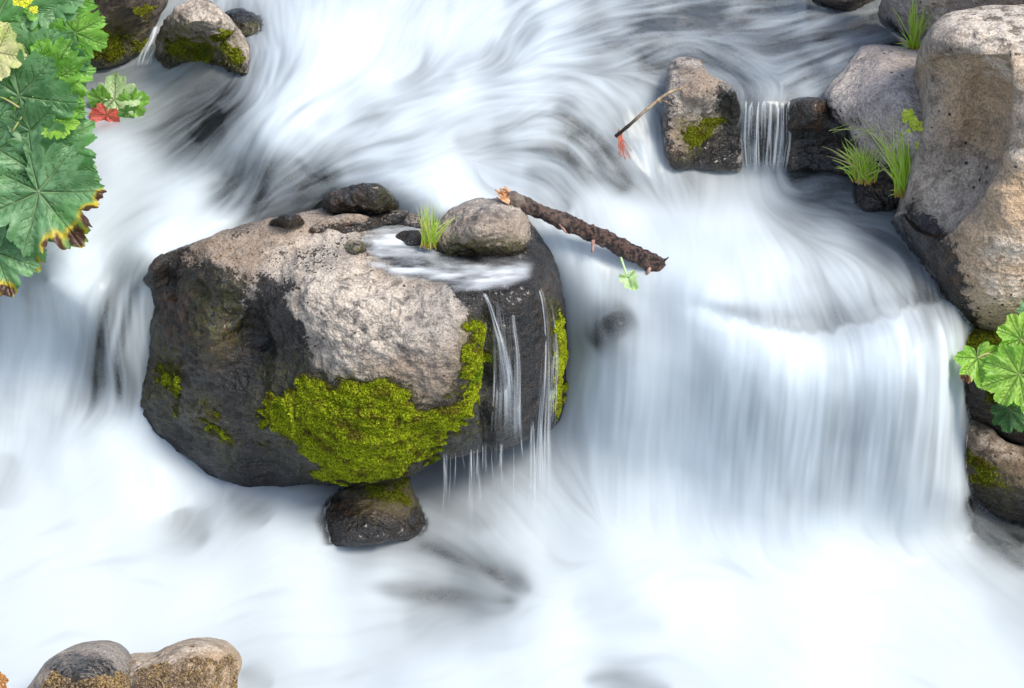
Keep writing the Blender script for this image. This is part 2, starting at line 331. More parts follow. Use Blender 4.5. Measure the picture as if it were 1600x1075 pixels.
# how much foam it carries, and how streaky it is (px, py, foam, streak)
FOAM = [(500,-100,.9,.4),(450,60,.95,.35),(560,60,1,.25),(600,150,.93,.4),(520,110,1,.2),(700,40,.92,.35),(700,150,.86,.5),(820,60,.85,.5),(900,130,.76,.6),(960,40,.62,.6),(860,20,.78,.6),(1000,30,.45,.6),(1150,30,.38,.6),(1060,40,.3,.6),(1250,20,.22,.6),(1350,50,.08,.45),(1400,20,.05,.3),
 (1120,70,.42,.6),(1120,110,.30,.6),(1180,100,.42,.6),(1250,70,.40,.6),(1250,120,.55,.6),(1320,110,.40,.6),(1380,90,.15,.5),(1190,145,.72,.4),(1140,140,.35,.5),(950,75,.55,.5),(1020,78,.28,.5),(1000,95,.6,.5),
 (380,60,.55,.5),(400,110,.65,.5),(250,120,.62,.4),(320,150,.5,.5),(200,130,.55,.4),(150,160,.5,.3),(220,175,.6,.3),(300,195,.4,.5),(340,175,.42,.6),(330,210,.30,.6),(290,220,.45,.4),(380,170,.65,.6),(450,190,.8,.5),(500,160,.88,.4),
 (400,230,.68,.6),(460,240,.72,.6),(420,270,.30,.7),(380,290,.24,.7),(460,285,.34,.7),(500,300,.38,.7),(430,310,.25,.7),(345,300,.35,.5),(540,240,.62,.6),(560,200,.72,.6),(620,240,.82,.5),(560,280,.65,.6),(680,270,.86,.4),(740,300,.88,.4),(750,200,.80,.5),(680,200,.80,.5),
 (800,240,.75,.6),(850,200,.72,.6),(830,280,.6,.6),(870,300,.45,.7),(840,330,.7,.5),(900,230,.32,.7),(940,260,.25,.7),(970,290,.35,.6),(910,270,.6,.6),(900,170,.72,.5),(960,170,.65,.5),(1000,150,.68,.5),(970,210,.62,.6),(1010,200,.55,.5),(1020,240,.85,.3),(1035,180,.55,.5),
 (1000,260,.75,.4),(940,300,.98,.15),(980,330,1,.1),(1035,290,.6,.3),(1040,330,.92,.15),(1100,340,1,.1),(1120,290,.85,.2),(1080,275,.5,.3),(1175,190,.22,.7),(1175,225,.28,.7),(1205,200,.16,.7),(1210,235,.34,.7),(1225,200,.12,.5),(1200,262,.8,.4),(1165,170,.25,.6),(225,75,.35,.7),(215,95,.5,.7),(240,55,.45,.5),(1190,290,1,.15),(1160,330,1,.15),(1240,265,.2,.3),(1290,285,.08,.3),(1260,310,.35,.5),(1240,300,.65,.4),(1330,300,.2,.4),(1330,330,.5,.5),
 (1390,340,.45,.5),(1300,350,.75,.5),(1380,390,.50,.6),(1220,400,.90,.3),(1320,420,.70,.5),(1430,400,.42,.5),(1280,460,.52,.5),(1200,470,.72,.4),(1320,480,.48,.5),(1300,505,.42,.4),(1400,470,.58,.5),(1460,455,.25,.4),(1460,470,.2,.3),(1120,440,.97,.15),(1050,420,1,.05),(1240,500,.55,.4),
 (20,450,.92,.15),(80,400,.90,.15),(60,430,.82,.2),(250,300,1,.05),(200,250,.98,.1),(150,230,.85,.2),(150,330,1,.1),(300,310,.98,.1),(330,350,1,.1),(250,380,1,.1),(120,470,.92,.12),(200,440,.66,.3),(190,490,.62,.45),(170,560,.66,.45),(200,600,.55,.5),(150,620,.72,.35),(120,580,.88,.2),(60,560,.97,.1),(180,645,.72,.2),
 (40,650,.96,.06),(200,690,1,.05),(100,740,1,0),(250,760,.97,.05),(300,812,.78,.3),(390,790,.78,.3),(450,775,.66,.15),(480,765,.55,.15),(520,765,.35,.1),(440,810,.95,.1),(330,850,.92,.1),(30,680,.97,.05),
 (900,420,.88,.2),(880,500,.85,.2),(920,470,.90,.15),(955,512,.12,.1),(940,524,.18,.1),(980,498,.2,.1),(965,505,.12,.1),(925,500,.85,.1),(980,535,.95,.1),(1005,480,.92,.1),(940,600,.86,.25),(900,640,.85,.3),(940,720,.80,.25),(1000,600,.96,.15),(1050,560,1,.08),(1080,700,1,.08),(1130,600,.92,.3),(1130,720,.90,.3),(1200,570,.92,.3),(1210,700,.84,.4),(1260,740,.80,.4),(1300,600,.95,.25),(1310,720,.90,.35),
 (1400,580,.93,.3),(1400,720,.84,.4),(1460,650,.86,.45),(1490,740,.74,.4),(1490,560,.82,.4),(1000,800,.98,.06),(1300,830,.97,.06),(1450,820,.93,.1),(700,740,.62,.2),(760,760,.72,.2),(830,740,.82,.25),(830,690,.80,.3),(660,770,.80,.15),
 (610,838,.8,.4),(560,850,.5,.4),(650,838,.7,.3),(700,867,.85,.3),(760,892,.85,.3),(815,918,.7,.3),(850,925,.85,.1),(740,850,.75,.25),(780,860,.86,.2),(640,880,.75,.3),(700,905,.86,.2),(660,928,.60,.3),(740,944,.75,.3),(700,940,.75,.2),(600,920,.93,.15),(500,860,.88,.2),(500,900,.97,.1),
 (860,880,.94,.1),(880,950,1,.05),(760,980,.96,.1),(300,930,1,.02),(100,900,1,.02),(20,860,.93,.1),(500,1000,1,.02),(1000,900,1,.02),(1100,960,.97,.06),(1300,920,1,0),(1500,950,.97,.05),(1560,900,.85,.15),(1590,870,.62,.3),(1540,810,.38,.45),(1590,830,.30,.4),(1510,850,.85,.2),(1560,850,.45,.4),
 (980,1068,.7,.3),(1040,1045,.85,.15),(900,1030,.93,.1),(1000,1000,.97,.05),(380,1050,.78,.2),(420,1065,.85,.1),(1300,1060,1,0),(150,1060,1,0),(700,1060,1,.03),(1550,1050,.98,.02),(600,500,.5,.3),(600,650,.5,.3)]
GP = ctl_xy(FOAM); GV = [np.array([c[2], c[3]]) for c in FOAM]
wx = CX + .042 * fbm(np.stack([CX * 5, CQ * 5, 0 * CX], -1), 1, 3, 11); wq = CQ + .042 * fbm(np.stack([CX * 5, CQ * 5, 0 * CX], -1), 1, 3, 21)
G = idw(GP, GV, 3.4, wx, wq, .03)
def cblur(A, s):
    k = np.arange(-6, 7); g = np.exp(-k ** 2 / (2 * s * s)); g /= g.sum(); A = np.pad(A, 6, mode='edge')
    A = np.apply_along_axis(lambda v: np.convolve(v, g, 'same'), 0, A); A = np.apply_along_axis(lambda v: np.convolve(v, g, 'same'), 1, A); return A[6:-6, 6:-6]
G = np.stack([cblur(G[..., 0], .9), cblur(G[..., 1], 1.4)], -1); F0, A0 = up(G[..., 0]), up(G[..., 1])

def blur(N, s):
    fy = np.fft.fftfreq(N.shape[0])[:, None]; fx = np.fft.rfftfreq(N.shape[1])[None]
    R = np.fft.irfft2(np.fft.rfft2(N) * np.exp(-2 * (np.pi * s) ** 2 * (fx ** 2 + fy ** 2)), s=N.shape); return ((R - R.mean()) / R.std()).astype(np.float32)
def lic(N, L, step, DX=None, DQ=None):
    DX = globals()['DX'] if DX is None else DX; DQ = globals()['DQ'] if DQ is None else DQ
    I, J = np.meshgrid(np.arange(NQ, dtype=np.float32), np.arange(NX, dtype=np.float32), indexing='ij'); acc = N.copy(); tot = 1.0
    for sgn in (1, -1):
        y, x = I.copy(), J.copy(); vx, vy = DX * sgn, DQ * sgn
        for k in range(L):
            x = np.clip(x + vx * step, 0, NX - 1.001); y = np.clip(y + vy * step, 0, NQ - 1.001)
            ix = x.astype(np.int32); iy = y.astype(np.int32); fx = x - ix; fy = y - iy
            idx = iy * NX + ix; Nf = N.ravel()
            v = (Nf[idx] * (1 - fx) + Nf[idx + 1] * fx) * (1 - fy) + (Nf[np.minimum(idx + NX, N.size - 1)] * (1 - fx) + Nf[np.minimum(idx + NX + 1, N.size - 1)] * fx) * fy
            wgt = .5 + .5 * math.cos(math.pi * k / L); acc += v * wgt; tot += wgt
            nx_, ny_ = DX.ravel()[idx], DQ.ravel()[idx]; s = np.sign(nx_ * vx + ny_ * vy); s[s == 0] = 1; vx, vy = nx_ * s, ny_ * s
    acc /= tot; return (acc - acc.mean()) / acc.std()
N1 = rng.standard_normal((NQ, NX)).astype(np.float32)
th2 = th + (1 - .9 * vert) * up(.34 * vnoise(np.stack([CX * 5, CQ * 5, CX * 0], -1), 13) + .22 * vnoise(np.stack([CX * 12, CQ * 12, CX * 0], -1), 14))
th3 = th - (1 - .9 * vert) * up(.30 * vnoise(np.stack([CX * 6, CQ * 6, CX * 0], -1), 15) + .24 * vnoise(np.stack([CX * 14, CQ * 14, CX * 0], -1), 16))
D2_ = (np.cos(th2).astype(np.float32), np.sin(th2).astype(np.float32)); D3_ = (np.cos(th3).astype(np.float32), np.sin(th3).astype(np.float32))
S1 = (lic(blur(N1, .9), 26, 1.3, *D2_) + lic(blur(rng.standard_normal((NQ, NX)).astype(np.float32), 1.2), 26, 1.3, *D3_)) * .7
S4 = lic(blur(rng.standard_normal((NQ, NX)).astype(np.float32), 2.4), 50, 3.0); S5 = lic(blur(rng.standard_normal((NQ, NX)).astype(np.float32), 6), 40, 4.0); S2 = lic(blur(rng.standard_normal((NQ, NX)).astype(np.float32), 2.8), 15, 2.6, *D2_)
S3 = lic(blur(rng.standard_normal((NQ, NX)).astype(np.float32), 9), 9, 7.0)
WI = up(fbm(np.stack([wx * 9, wq * 9, 0 * CX], -1), 1, 3, 41) * 1.6)
PA = 1 + .7 * up(fbm(np.stack([CX * 6, CQ * 6, 0 * CX], -1), 1, 2, 45))
S = (.34 * S1 + .45 * S2) * PA + .60 * S3 + 1.0 * WI
XX, QQ = np.meshgrid(gx, gq)
n_base = up(WF(CX, CQ))
# picture rows of the crest of the right fall, where the smooth lip turns to white strands
def to_px(x, q, n): s = FPX / (DIST - n); return 800 + x * s, 537.5 - q * s
GPX, GPY = to_px(XX, QQ, n_base)
lip = np.interp(GPX, [1040, 1090, 1160, 1200, 1240, 1300, 1340, 1400, 1470], [470, 482, 497, 508, 515, 523, 510, 492, 470]); lip0 = lip; lip = lip + 2.0 * S1 + 2.5 * S2 + 3 * S3
on = sstep(1040, 1130, GPX) * sstep(1500, 1470, GPX)
below = on * sstep(-4, 7, GPY - lip) * sstep(120, 10, GPY - lip)
F0 = np.clip(F0 + below * .30 * (1 - .4 * sstep(1400, 1470, GPX)), 0, 1.0)
fallm = sstep(860, 900, GPX) * sstep(1540, 1500, GPX) * sstep(0, 60, GPY - np.interp(GPX, [860, 1040, 1090, 1200, 1300, 1470], [350, 430, 480, 508, 520, 470])) * sstep(860, 780, GPY)
fallm = np.maximum(fallm, sstep(-40, 0, GPX) * sstep(250, 230, GPX) * sstep(400, 460, GPY) * sstep(680, 620, GPY))
S = S * (1 - fallm) + fallm * (.35 * S1 + .65 * S4 + .8 * S5)
def stroke(pts, wd, dep):
    global F0
    bx0, bx1 = min(p[0] for p in pts) - 4 * wd, max(p[0] for p in pts) + 4 * wd; by0, by1 = min(p[1] for p in pts) - 4 * wd, max(p[1] for p in pts) + 4 * wd
    m = (GPX > bx0) & (GPX < bx1) & (GPY > by0) & (GPY < by1); a, b = GPX[m], GPY[m]; d = np.full(a.shape, 1e9)
    q = spline(pts, 24); tt_ = np.zeros(a.shape)
    for i in range(23):
        x0, y0 = q[i]; dx, dy = q[i + 1] - q[i]; t = np.clip(((a - x0) * dx + (b - y0) * dy) / (dx * dx + dy * dy + 1e-9), 0, 1); e_ = (a - x0 - t * dx) ** 2 + (b - y0 - t * dy) ** 2
        k_ = e_ < d; d[k_] = e_[k_]; tt_[k_] = ((i + t) / 23)[k_]
    v = dep * np.exp(-d / (wd * (.35 + 1.3 * np.sin(np.pi * np.clip(tt_, .02, .98)))) ** 2) * (1 + .35 * (S2[m] * .5 + S3[m] * .5)) * sstep(0, .15, tt_) * sstep(1, .85, tt_)
    F0[m] = np.clip(F0[m] * (1 - np.clip(v, 0, .95)), 0, 1)
STROKES = [([(1080,470),(1160,488),(1240,503),(1300,508),(1360,492),(1440,466),(1475,455)], 15, .34), ([(915,540),(955,513),(995,485)], 26, .60), ([(480,245),(430,290),(385,328)], 26, .42), ([(540,262),(485,300),(455,328)], 15, .38), ([(340,160),(322,200),(316,228)], 15, .40), ([(885,210),(940,258),(990,305)], 20, .40), ([(815,255),(860,300),(895,335)], 17, .30), ([(1225,268),(1290,283),(1345,308)], 17, .60), ([(930,60),(1000,75),(1060,85)], 12, .3), ([(600,120),(560,160),(480,200)], 14, .12), ([(720,110),(660,150),(560,190)], 18, .15), ([(860,40),(800,70),(740,120)], 16, .15), ([(860,160),(900,190),(930,215)], 16, .2), ([(700,215),(760,225),(820,240)], 14, .18), ([(500,842),(600,832),(690,858),(770,893),(850,930)], 26, .36), ([(640,850),(720,868),(790,905)], 12, .22), ([(560,915),(680,928),(760,948),(820,935)], 17, .38), ([(740,880),(800,912),(835,925)], 9, .2),
 ([(900,1062),(960,1060),(1010,1074),(1060,1085)], 16, .28), ([(280,790),(292,820),(330,850)], 24, .30), ([(350,770),(400,800),(420,820)], 20, .28), ([(640,760),(700,790),(780,830)], 16, .22), ([(1505,775),(1550,800),(1620,850)], 20, .6), ([(1515,810),(1560,850),(1620,890)], 20, .4),
 ([(20,700),(0,760),(-10,800)], 22, .18), ([(370,1050),(400,1060),(430,1075)], 14, .28), ([(250,395),(200,440),(170,520),(150,640)], 24, .38), ([(215,430),(190,520),(185,640)], 12, .45), ([(110,400),(70,440),(40,480)], 22, .16),
 ([(960,560),(950,620),(945,720)], 20, .14), ([(1085,520),(1120,620),(1140,740)], 16, .16), ([(1180,600),(1210,700),(1235,800)], 16, .16), ([(1420,560),(1440,680),(1450,800)], 10, .14), ([(880,940),(960,955),(1050,990)], 26, .10), ([(620,960),(700,985),(820,990)], 26, .10)]
for a_ in STROKES: stroke(*a_)
amp = np.clip(A0, 0, 1)
F0 = F0 - (.22 * (1 - F0) + .04 * sstep(.1, .4, amp)) * sstep(430, 330, GPY)
amp = amp * (1 - .25 * sstep(640, 760, GPY)); F0 = np.clip(F0 - .25 * (1 - F0) * sstep(760, 820, GPY), 0, 1)
F0 = np.clip(F0 - .06 * fallm - .07 * sstep(300, 240, GPY) * sstep(520, 640, GPX), 0, 1)
F0 = np.maximum(F0, .20 * sstep(.1, .5, amp))
foam = F0 + amp * (.22 + .20 * fallm) * S * (1.15 - .45 * F0)
foam = np.clip(foam, 0, 1) * .97
relief = (.0030 * S3 + .0010 * S2 + .0003 * S1) * (.25 + amp) * sstep(0, .2, amp + .1)
relief = relief + up(.018 * fbm(np.stack([CX * 4, CQ * 4, CX * 0], -1), 1, 3, 31)) * .6
lipbump = -on * .010 * sstep(-25, 0, GPY - lip0) * sstep(30, 0, GPY - lip0)
nn = n_base + relief + lipbump
WV = world(XX, QQ, nn)
Fc = gridfaces(NQ, NX)
fpx, fpy = GPX[:-1, :-1].ravel(), GPY[:-1, :-1].ravel()
RF = [(862,345),(905,375),(960,440),(1040,470),(1090,482),(1160,497),(1200,508),(1300,523),(1400,492),(1475,468),(1500,560),(1522,800),(1400,832),(1200,838),(1000,840),(880,770),(850,690),(890,620)]
LF = [(-60,380),(80,360),(200,395),(245,400),(262,460),(240,560),(215,665),(120,670),(-60,690)]
mR = polydist(fpx[::1], fpy[::1], RF) > 0; mL = (polydist(fpx, fpy, LF) > 0) & ~mR
allN = gnormals(WV)
def sub(name, mask):
    f = Fc[mask]; used, inv = np.unique(f, return_inverse=True); V = WV.reshape(-1, 3)[used]
    o = mk(name, V, inv.reshape(f.shape), WATER, attrs={'foam': foam.ravel()[used]})
    nn_ = allN.reshape(-1, 3)[used]; 
    if nn_[:, 2].mean() < 0: nn_ = -nn_
    o.data.normals_split_custom_set_from_vertices(nn_.astype(float)); return o
o = sub('water', ~(mR | mL)); tag(o, 'silky white foaming stream running over and round the rocks', 'water', kind='structure')
tag(sub('waterfall', mR), 'broad white curtain of falling water in front of the big brown boulder on the right', 'waterfall', 'waterfalls of the stream')
tag(sub('waterfall', mL), 'misty white chute of falling water beside the left flank of the mossy boulder', 'waterfall', 'waterfalls of the stream')

# stream bed under the water
def bed_mat():
    t = NT('wet stream bed'); P = t.geo(); n = t.noise(6, 5, .6, P); m = t.noise(30, 4, .6, P)
    c = t.mix(t.ramp(n, .35, .65), (.075, .080, .084), (.18, .16, .14)); c = t.mix(t.ramp(m, .5, .7), c, (.05, .055, .03))
    b = t.bsdf(Base_Color=c, Roughness=.6, Normal=t.bump(m, .6, .03)); t.l(b.outputs[0], t.out.inputs[0]); return t.m
BED = bed_mat()
bx = np.linspace(-2.5, 2.5, 260); bq = np.linspace(-1.45, 1.95, 180); BX, BQ = np.meshgrid(bx, bq)
pb = np.stack([BX, BQ, 0 * BX], -1); bn = WF(BX, BQ) - .10 - .05 * fbm(pb, 5, 4, 50, True)
tag(mk('stream_bed', world(BX, BQ, bn), gridfaces(180, 260), BED), 'dark wet stony bed seen through the clear water', 'stream bed', kind='structure')
# the wider ground of the ravine: rises beyond the banks and falls away downstream
g1 = np.concatenate([-np.geomspace(60, 2.6, 30), np.linspace(-2.5, 2.5, 90), np.geomspace(2.6, 60, 30)])
g2 = np.concatenate([-np.geomspace(60, 2.2, 26), np.linspace(-2.0, 1.4, 80), np.geomspace(1.6, 60, 30)])
GX, GY = np.meshgrid(g1, g2)
gz = np.interp(GY, [-60, -2.5, -1.5, -.9, .2, 2, 60], [-2.5, -.7, -.6, -.5, .35, .9, 5]) + .7 * sstep(1.9, 3.2, np.abs(GX)) + .18 * np.maximum(0, np.abs(GX) - 3) ** .8
gz = gz + (np.interp(GY, [-1.6, -1.2, -.6, .2, 1.5], [.9, 1.5, 1.7, 1.3, .9]) + .25 * fbm(np.stack([GX, GY, 0 * GX], -1), 2.2, 4, 62, True)) * sstep(1.80, 2.12, np.abs(GX)) * (np.abs(GX) < 60)
gz = gz + .12 * fbm(np.stack([GX, GY, 0 * GX], -1), .9, 3, 60) * sstep(1.8, 3, np.maximum(np.abs(GX), np.abs(GY)))
tag(mk('ground', np.stack([GX, GY, gz], -1), gridfaces(len(g2), len(g1)), BED), 'dark stony earth of the ravine', 'ground', kind='structure')

# ------------------------------------------------------------------ rocks
ROCKS = {}
def rock(name, outline, ctl, label, mat=ROCK, cat='rock', group=None, nphi=220, nr=90, nb=16, back=.3, rnd=.05, rpx=30, center=None, masks=None, rough=1.0, lam=1e-4, bumpf=None, parent=None, seed=0, flat=None):
    O = smooth_closed(outline, nphi); c = np.array(center if center is not None else np.mean(outline, axis=0), float)
    P = []; V = []
    for k in ctl:
        n = float(place(k[0], k[1], *k[2:])); P.append(k[:2]); V.append(n)
    F = rbf(P, V, lam)
    r = 1 - (1 - np.linspace(0, 1, nr)[1:]) ** 1.35
    D = O - c; L = np.linalg.norm(D, axis=1)
    PX = c[0] + r[:, None] * D[None, :, 0]; PY = c[1] + r[:, None] * D[None, :, 1]
    u = np.clip(((r[:, None] * L[None]) - (L[None] - rpx)) / rpx, 0, 1)
    n = F(PX, PY) - rnd * (1 - np.sqrt(1 - u * u * .995))
    rim = n[-1]; ang_ = np.linspace(0, math.pi / 2, nb + 1)[1:]
    rb = np.cos(ang_) ** .7; rb[-1] = .02
    PXb = c[0] + rb[:, None] * D[None, :, 0]; PYb = c[1] + rb[:, None] * D[None, :, 1]
    Vf = at(PX, PY, n)
    sc0 = (DIST - rim) / FPX
    xb = (PXb - 800) * sc0[None]; qb = (537.5 - PYb) * sc0[None]
    nb_ = rim[None] - back * np.sin(ang_)[:, None]
    mean_b = (rim.mean() - back); wb = (np.sin(ang_) ** 2)[:, None]; nb_ = nb_ * (1 - wb) + (mean_b) * wb
    Vb = world(xb, qb, nb_)
    G_ = np.concatenate([Vf, Vb], 0); PXa = np.concatenate([PX, PXb]); PYa = np.concatenate([PY, PYb]); nrow = len(G_)
    # surface relief along the normals
    ext = np.concatenate([G_[:, -2:], G_, G_[:, :2]], 1); N_ = gnormals(ext)[:, 2:-2]
    if (N_[nr // 2] @ np.array([0, -CP, SP])).mean() < 0: N_ = -N_
    d = .022 * fbm(G_, 4, 3, 70 + seed) + .012 * fbm(G_, 13, 4, 80 + seed, True) + .0065 * fbm(G_, 42, 3, 90 + seed)
    rowa = np.concatenate([r, np.ones(len(ang_))])[:, None]
    fade = np.where(np.arange(nrow)[:, None] < 6, np.arange(nrow)[:, None] / 6, 1) * (1 - .55 * sstep(.86, 1.0, rowa))
    if flat is not None: fade = fade * (1 - .85 * sstep(-4, 8, polydist(PXa, PYa, flat)))
    A = {k: np.zeros(PXa.shape) for k in ('wet', 'tan', 'alg', 'pale', 'moss')}
    jit = fbm(G_, 9, 4, 100 + seed) * 20 + fbm(G_, 45, 2, 104 + seed) * 12; jit2 = fbm(G_, 9, 4, 110 + seed) * 16
    for m in masks or []:
        k, poly, soft, amt = m[:4]; dd = polydist(PXa + jit * (soft / 16 + .35), PYa + jit2 * (soft / 16 + .35), poly)
        sf = soft * (1.6 if k != 'moss' else 1.0); v = sstep(-sf, sf, dd) * abs(amt); A[k] = np.maximum(A[k], v) if amt > 0 else A[k] * (1 - v)
    if bumpf is not None: d = d + bumpf(PXa, PYa, G_)
    G_ = G_ + N_ * (d * rough * fade)[..., None]
    top = G_[0].mean(0); bot = G_[-1].mean(0); nv = nrow * nphi
    Fq = gridfaces(nrow, nphi, True); j = np.arange(nphi); j2 = (j + 1) % nphi
    T = np.concatenate([np.stack([np.full(nphi, nv), j2, j], -1), np.stack([np.full(nphi, nv + 1), (nrow - 1) * nphi + j, (nrow - 1) * nphi + j2], -1)])
    V3 = np.concatenate([G_.reshape(-1, 3), top[None], bot[None]])
    # orientation: front faces look out of the slope
    e = np.cross(V3[Fq[nphi * 3, 1]] - V3[Fq[nphi * 3, 0]], V3[Fq[nphi * 3, 3]] - V3[Fq[nphi * 3, 0]])
    if e @ np.array([0, -CP, SP]) < 0: Fq = Fq[:, ::-1]; T = T[:, ::-1]
    at_ = {k: np.concatenate([v.ravel(), [v[0].mean(), v[-1].mean()]]) for k, v in A.items()}
    o = mk(name, V3, Fq, mat, attrs=at_, tris=T)
    if parent: o.parent = parent
    else: tag(o, label, cat, group)
    ROCKS[name] = dict(o=o, G=G_[:nr - 1], PX=PX, PY=PY, A={k: v[:nr - 1] for k, v in A.items()}, N=N_[:nr - 1], F=F)
    ROCKS[o.name] = ROCKS[name]
    return ROCKS[name]

MO = [(236,418),(262,396),(300,380),(345,364),(385,352),(430,343),(475,336),(520,328),(580,326),(640,330),(700,328),(760,322),(815,330),(838,352),(858,385),(874,440),(886,500),(892,560),(888,612),(872,655),(858,672),(836,668),(822,686),(798,696),(770,706),(740,708),(712,714),(682,716),(655,735),(620,748),(575,756),(520,757),(470,756),(430,758),(372,760),(335,748),(295,722),(250,700),(205,672),(196,640),(205,590),(214,530),(221,470),(226,440)]
MC = [(236,418,'z',.90),(300,382,'z',.97),(345,370,'z',1.0),(430,345,'z',1.03),(520,330,'z',1.02),(640,335,'z',1.0),(760,330,'z',1.0),(815,335,'z',.99),
 (400,380,'z',.985),(330,410,'z',.95),(480,380,'z',.985),(560,360,'z',.985),(600,400,'z',.945),(640,370,'z',.955),(700,380,'z',.952),(700,425,'z',.945),(760,420,'z',.945),(800,405,'z',.945),(640,425,'z',.945),(740,445,'z',.945),(820,420,'z',.94),
 (520,430,'z',.965),(480,440,'z',.95),(600,450,'z',.945),(660,470,'z',.925),(720,470,'z',.925),
 (270,430,'y',-1.02),(300,460,'y',-1.12),(350,470,'y',-1.20),(400,450,'y',-1.24),(430,470,'y',-1.25),(260,520,'y',-1.06),(300,560,'y',-1.15),(360,560,'y',-1.22),(400,520,'y',-1.20),(440,540,'y',-1.26),(480,500,'y',-1.345),(500,560,'y',-1.37),
 (225,500,'y',-.93),(215,600,'y',-.93),(230,640,'y',-.97),(300,650,'y',-1.13),(280,690,'y',-1.04),(360,660,'y',-1.20),(360,740,'y',-1.10),(430,650,'y',-1.27),(430,740,'y',-1.16),
 (560,480,'y',-1.385),(560,540,'y',-1.43),(560,600,'y',-1.44),(560,670,'y',-1.42),(560,720,'y',-1.34),(560,752,'y',-1.22),(500,640,'y',-1.38),(480,720,'y',-1.27),(500,752,'y',-1.16),
 (650,500,'y',-1.41),(650,580,'y',-1.45),(650,650,'y',-1.42),(640,710,'y',-1.31),(710,510,'y',-1.41),(735,560,'y',-1.43),(740,640,'y',-1.39),(700,690,'y',-1.31),(690,714,'y',-1.22),
 (765,500,'y',-1.33),(765,600,'y',-1.31),(765,680,'y',-1.24),(800,470,'y',-1.32),(805,560,'y',-1.33),(805,660,'y',-1.26),(840,440,'y',-1.22),(840,550,'y',-1.26),(840,640,'y',-1.21),(858,500,'y',-1.18),(865,600,'y',-1.15),
 (882,520,'y',-1.06),(886,600,'y',-1.04),(865,420,'y',-1.06),(850,370,'y',-.97)]
pale_face = [(470,410),(520,425),(580,410),(640,435),(700,450),(720,480),(728,505),(722,560),(700,620),(670,625),(640,600),(610,585),(560,600),(520,590),(490,560),(480,510),(462,470)]
MM = [('wet', [(150,300),(1000,300),(1000,800),(150,800)], 4, 1.0),
 ('wet', pale_face, 9, -1.0), ('wet', [(300,372),(350,355),(430,335),(520,330),(600,360),(570,400),(640,428),(710,448),(640,455),(480,450),(440,440),(400,430),(395,470),(375,500),(380,440),(340,420),(300,410),(290,395)], 12, -.80),
 ('wet', [(560,300),(830,300),(830,345),(820,400),(690,395)], 10, -.6), ('wet',[(420,395),(560,380),(540,420),(440,425)],14,.42),
 ('tan', [(280,380),(345,362),(430,345),(520,345),(470,390),(400,420),(380,450),(350,420),(290,410)], 14, .9), ('tan', [(560,560),(700,540),(740,500),(745,600),(700,640),(600,610)], 16, .75), ('tan', [(250,400),(330,440),(380,540),(300,560),(240,480)], 20, .75),
 ('tan', [(840,440),(870,440),(880,640),(850,640)], 8, .8), ('tan',[(560,400),(720,430),(660,460),(540,440)],14,.6),
 ('pale', [(470,400),(560,410),(640,440),(640,520),(600,560),(520,560),(480,500)], 14, .75), ('pale',[(420,380),(520,370),(560,400),(480,430),(420,430)],14,.8),
 ('alg', [(230,500),(260,530),(290,560),(300,640),(270,660),(235,610)], 12, 1.0), ('alg', [(310,600),(345,620),(365,690),(355,715),(325,680),(300,640)], 10, .9), ('alg', [(300,440),(370,430),(390,520),(340,560),(300,520)], 14, .75), ('alg',[(390,680),(425,690),(430,715),(400,710)],8,.9), ('alg',[(400,560),(490,550),(470,600),(400,620)],12,.6),
 ('alg', [(850,460),(872,470),(885,560),(872,640),(858,640)], 5, 1),
 ('alg', [(470,580),(540,590),(600,580),(650,612),(700,622),(712,600),(715,540),(728,510),(755,500),(768,560),(766,620),(752,665),(705,700),(655,735),(600,756),(535,756),(485,750),(462,715),(430,690),(405,655),(400,625),(430,595)], 22, 1.0),
 ('moss', [(485,588),(540,600),(600,590),(650,622),(700,632),(722,600),(720,560),(728,520),(735,498),(750,510),(755,560),(752,620),(742,655),(700,690),(650,722),(600,750),(540,752),(495,745),(475,715),(450,690),(425,655),(415,625),(440,600)], 20, 1.0),
 ('moss', [(398,640),(430,610),(440,650),(425,668)], 8, .5),
 ('moss', [(868,470),(876,500),(884,560),(876,620),(866,655),(862,600),(862,520)], 3, .95),
 ('moss', [(236,530),(250,560),(292,570),(298,610),(285,650),(262,630),(240,600)], 12, .52), ('moss', [(322,610),(345,640),(362,700),(340,690),(318,650)], 9, .55), ('moss',[(398,695),(420,690),(425,712),(405,715)],6,.45)]
def mbump(PX, PY, G_):
    g = np.exp(-((PX - 762) / 9) ** 2) * sstep(455, 520, PY) * -.035         # the groove where the trickle runs
    g += np.exp(-(((PX - 395) / 34) ** 2 + ((PY - 500) / 55) ** 2)) * -.045 # hollow in the dark flank
    g += np.exp(-(((PX - 335) / 26) ** 2 + ((PY - 520) / 60) ** 2)) * .03
    g += np.exp(-(((PX - 430) / 36) ** 2 + ((PY - 470) / 40) ** 2)) * .02
    g += fbm(G_, 7, 3, 130, True) * .02 * (PX < 470) * (PY > 400)
    return g
RIDGE = [(1583,88),(1592,130),(1590,180),(1578,235),(1550,295),(1508,345),(1472,378)]
def scoop(PX, PY, G_):
    d = np.full(PX.shape, 1e9); q = spline(RIDGE, 40)
    for i in range(39):
        x0, y0 = q[i]; dx, dy = q[i + 1] - q[i]; t = np.clip(((PX - x0) * dx + (PY - y0) * dy) / (dx * dx + dy * dy), 0, 1); d = np.minimum(d, np.hypot(PX - x0 - t * dx, PY - y0 - t * dy))
    ins = sstep(-1, 3, polydist(PX, PY, [(1500,84)] + RIDGE + [(1430,360),(1380,300),(1430,100)]))
    return -.085 * (1 - np.exp(-d / 16)) * np.exp(-(d / 105) ** 2) * ins + .012 * np.exp(-(d / 6) ** 2)
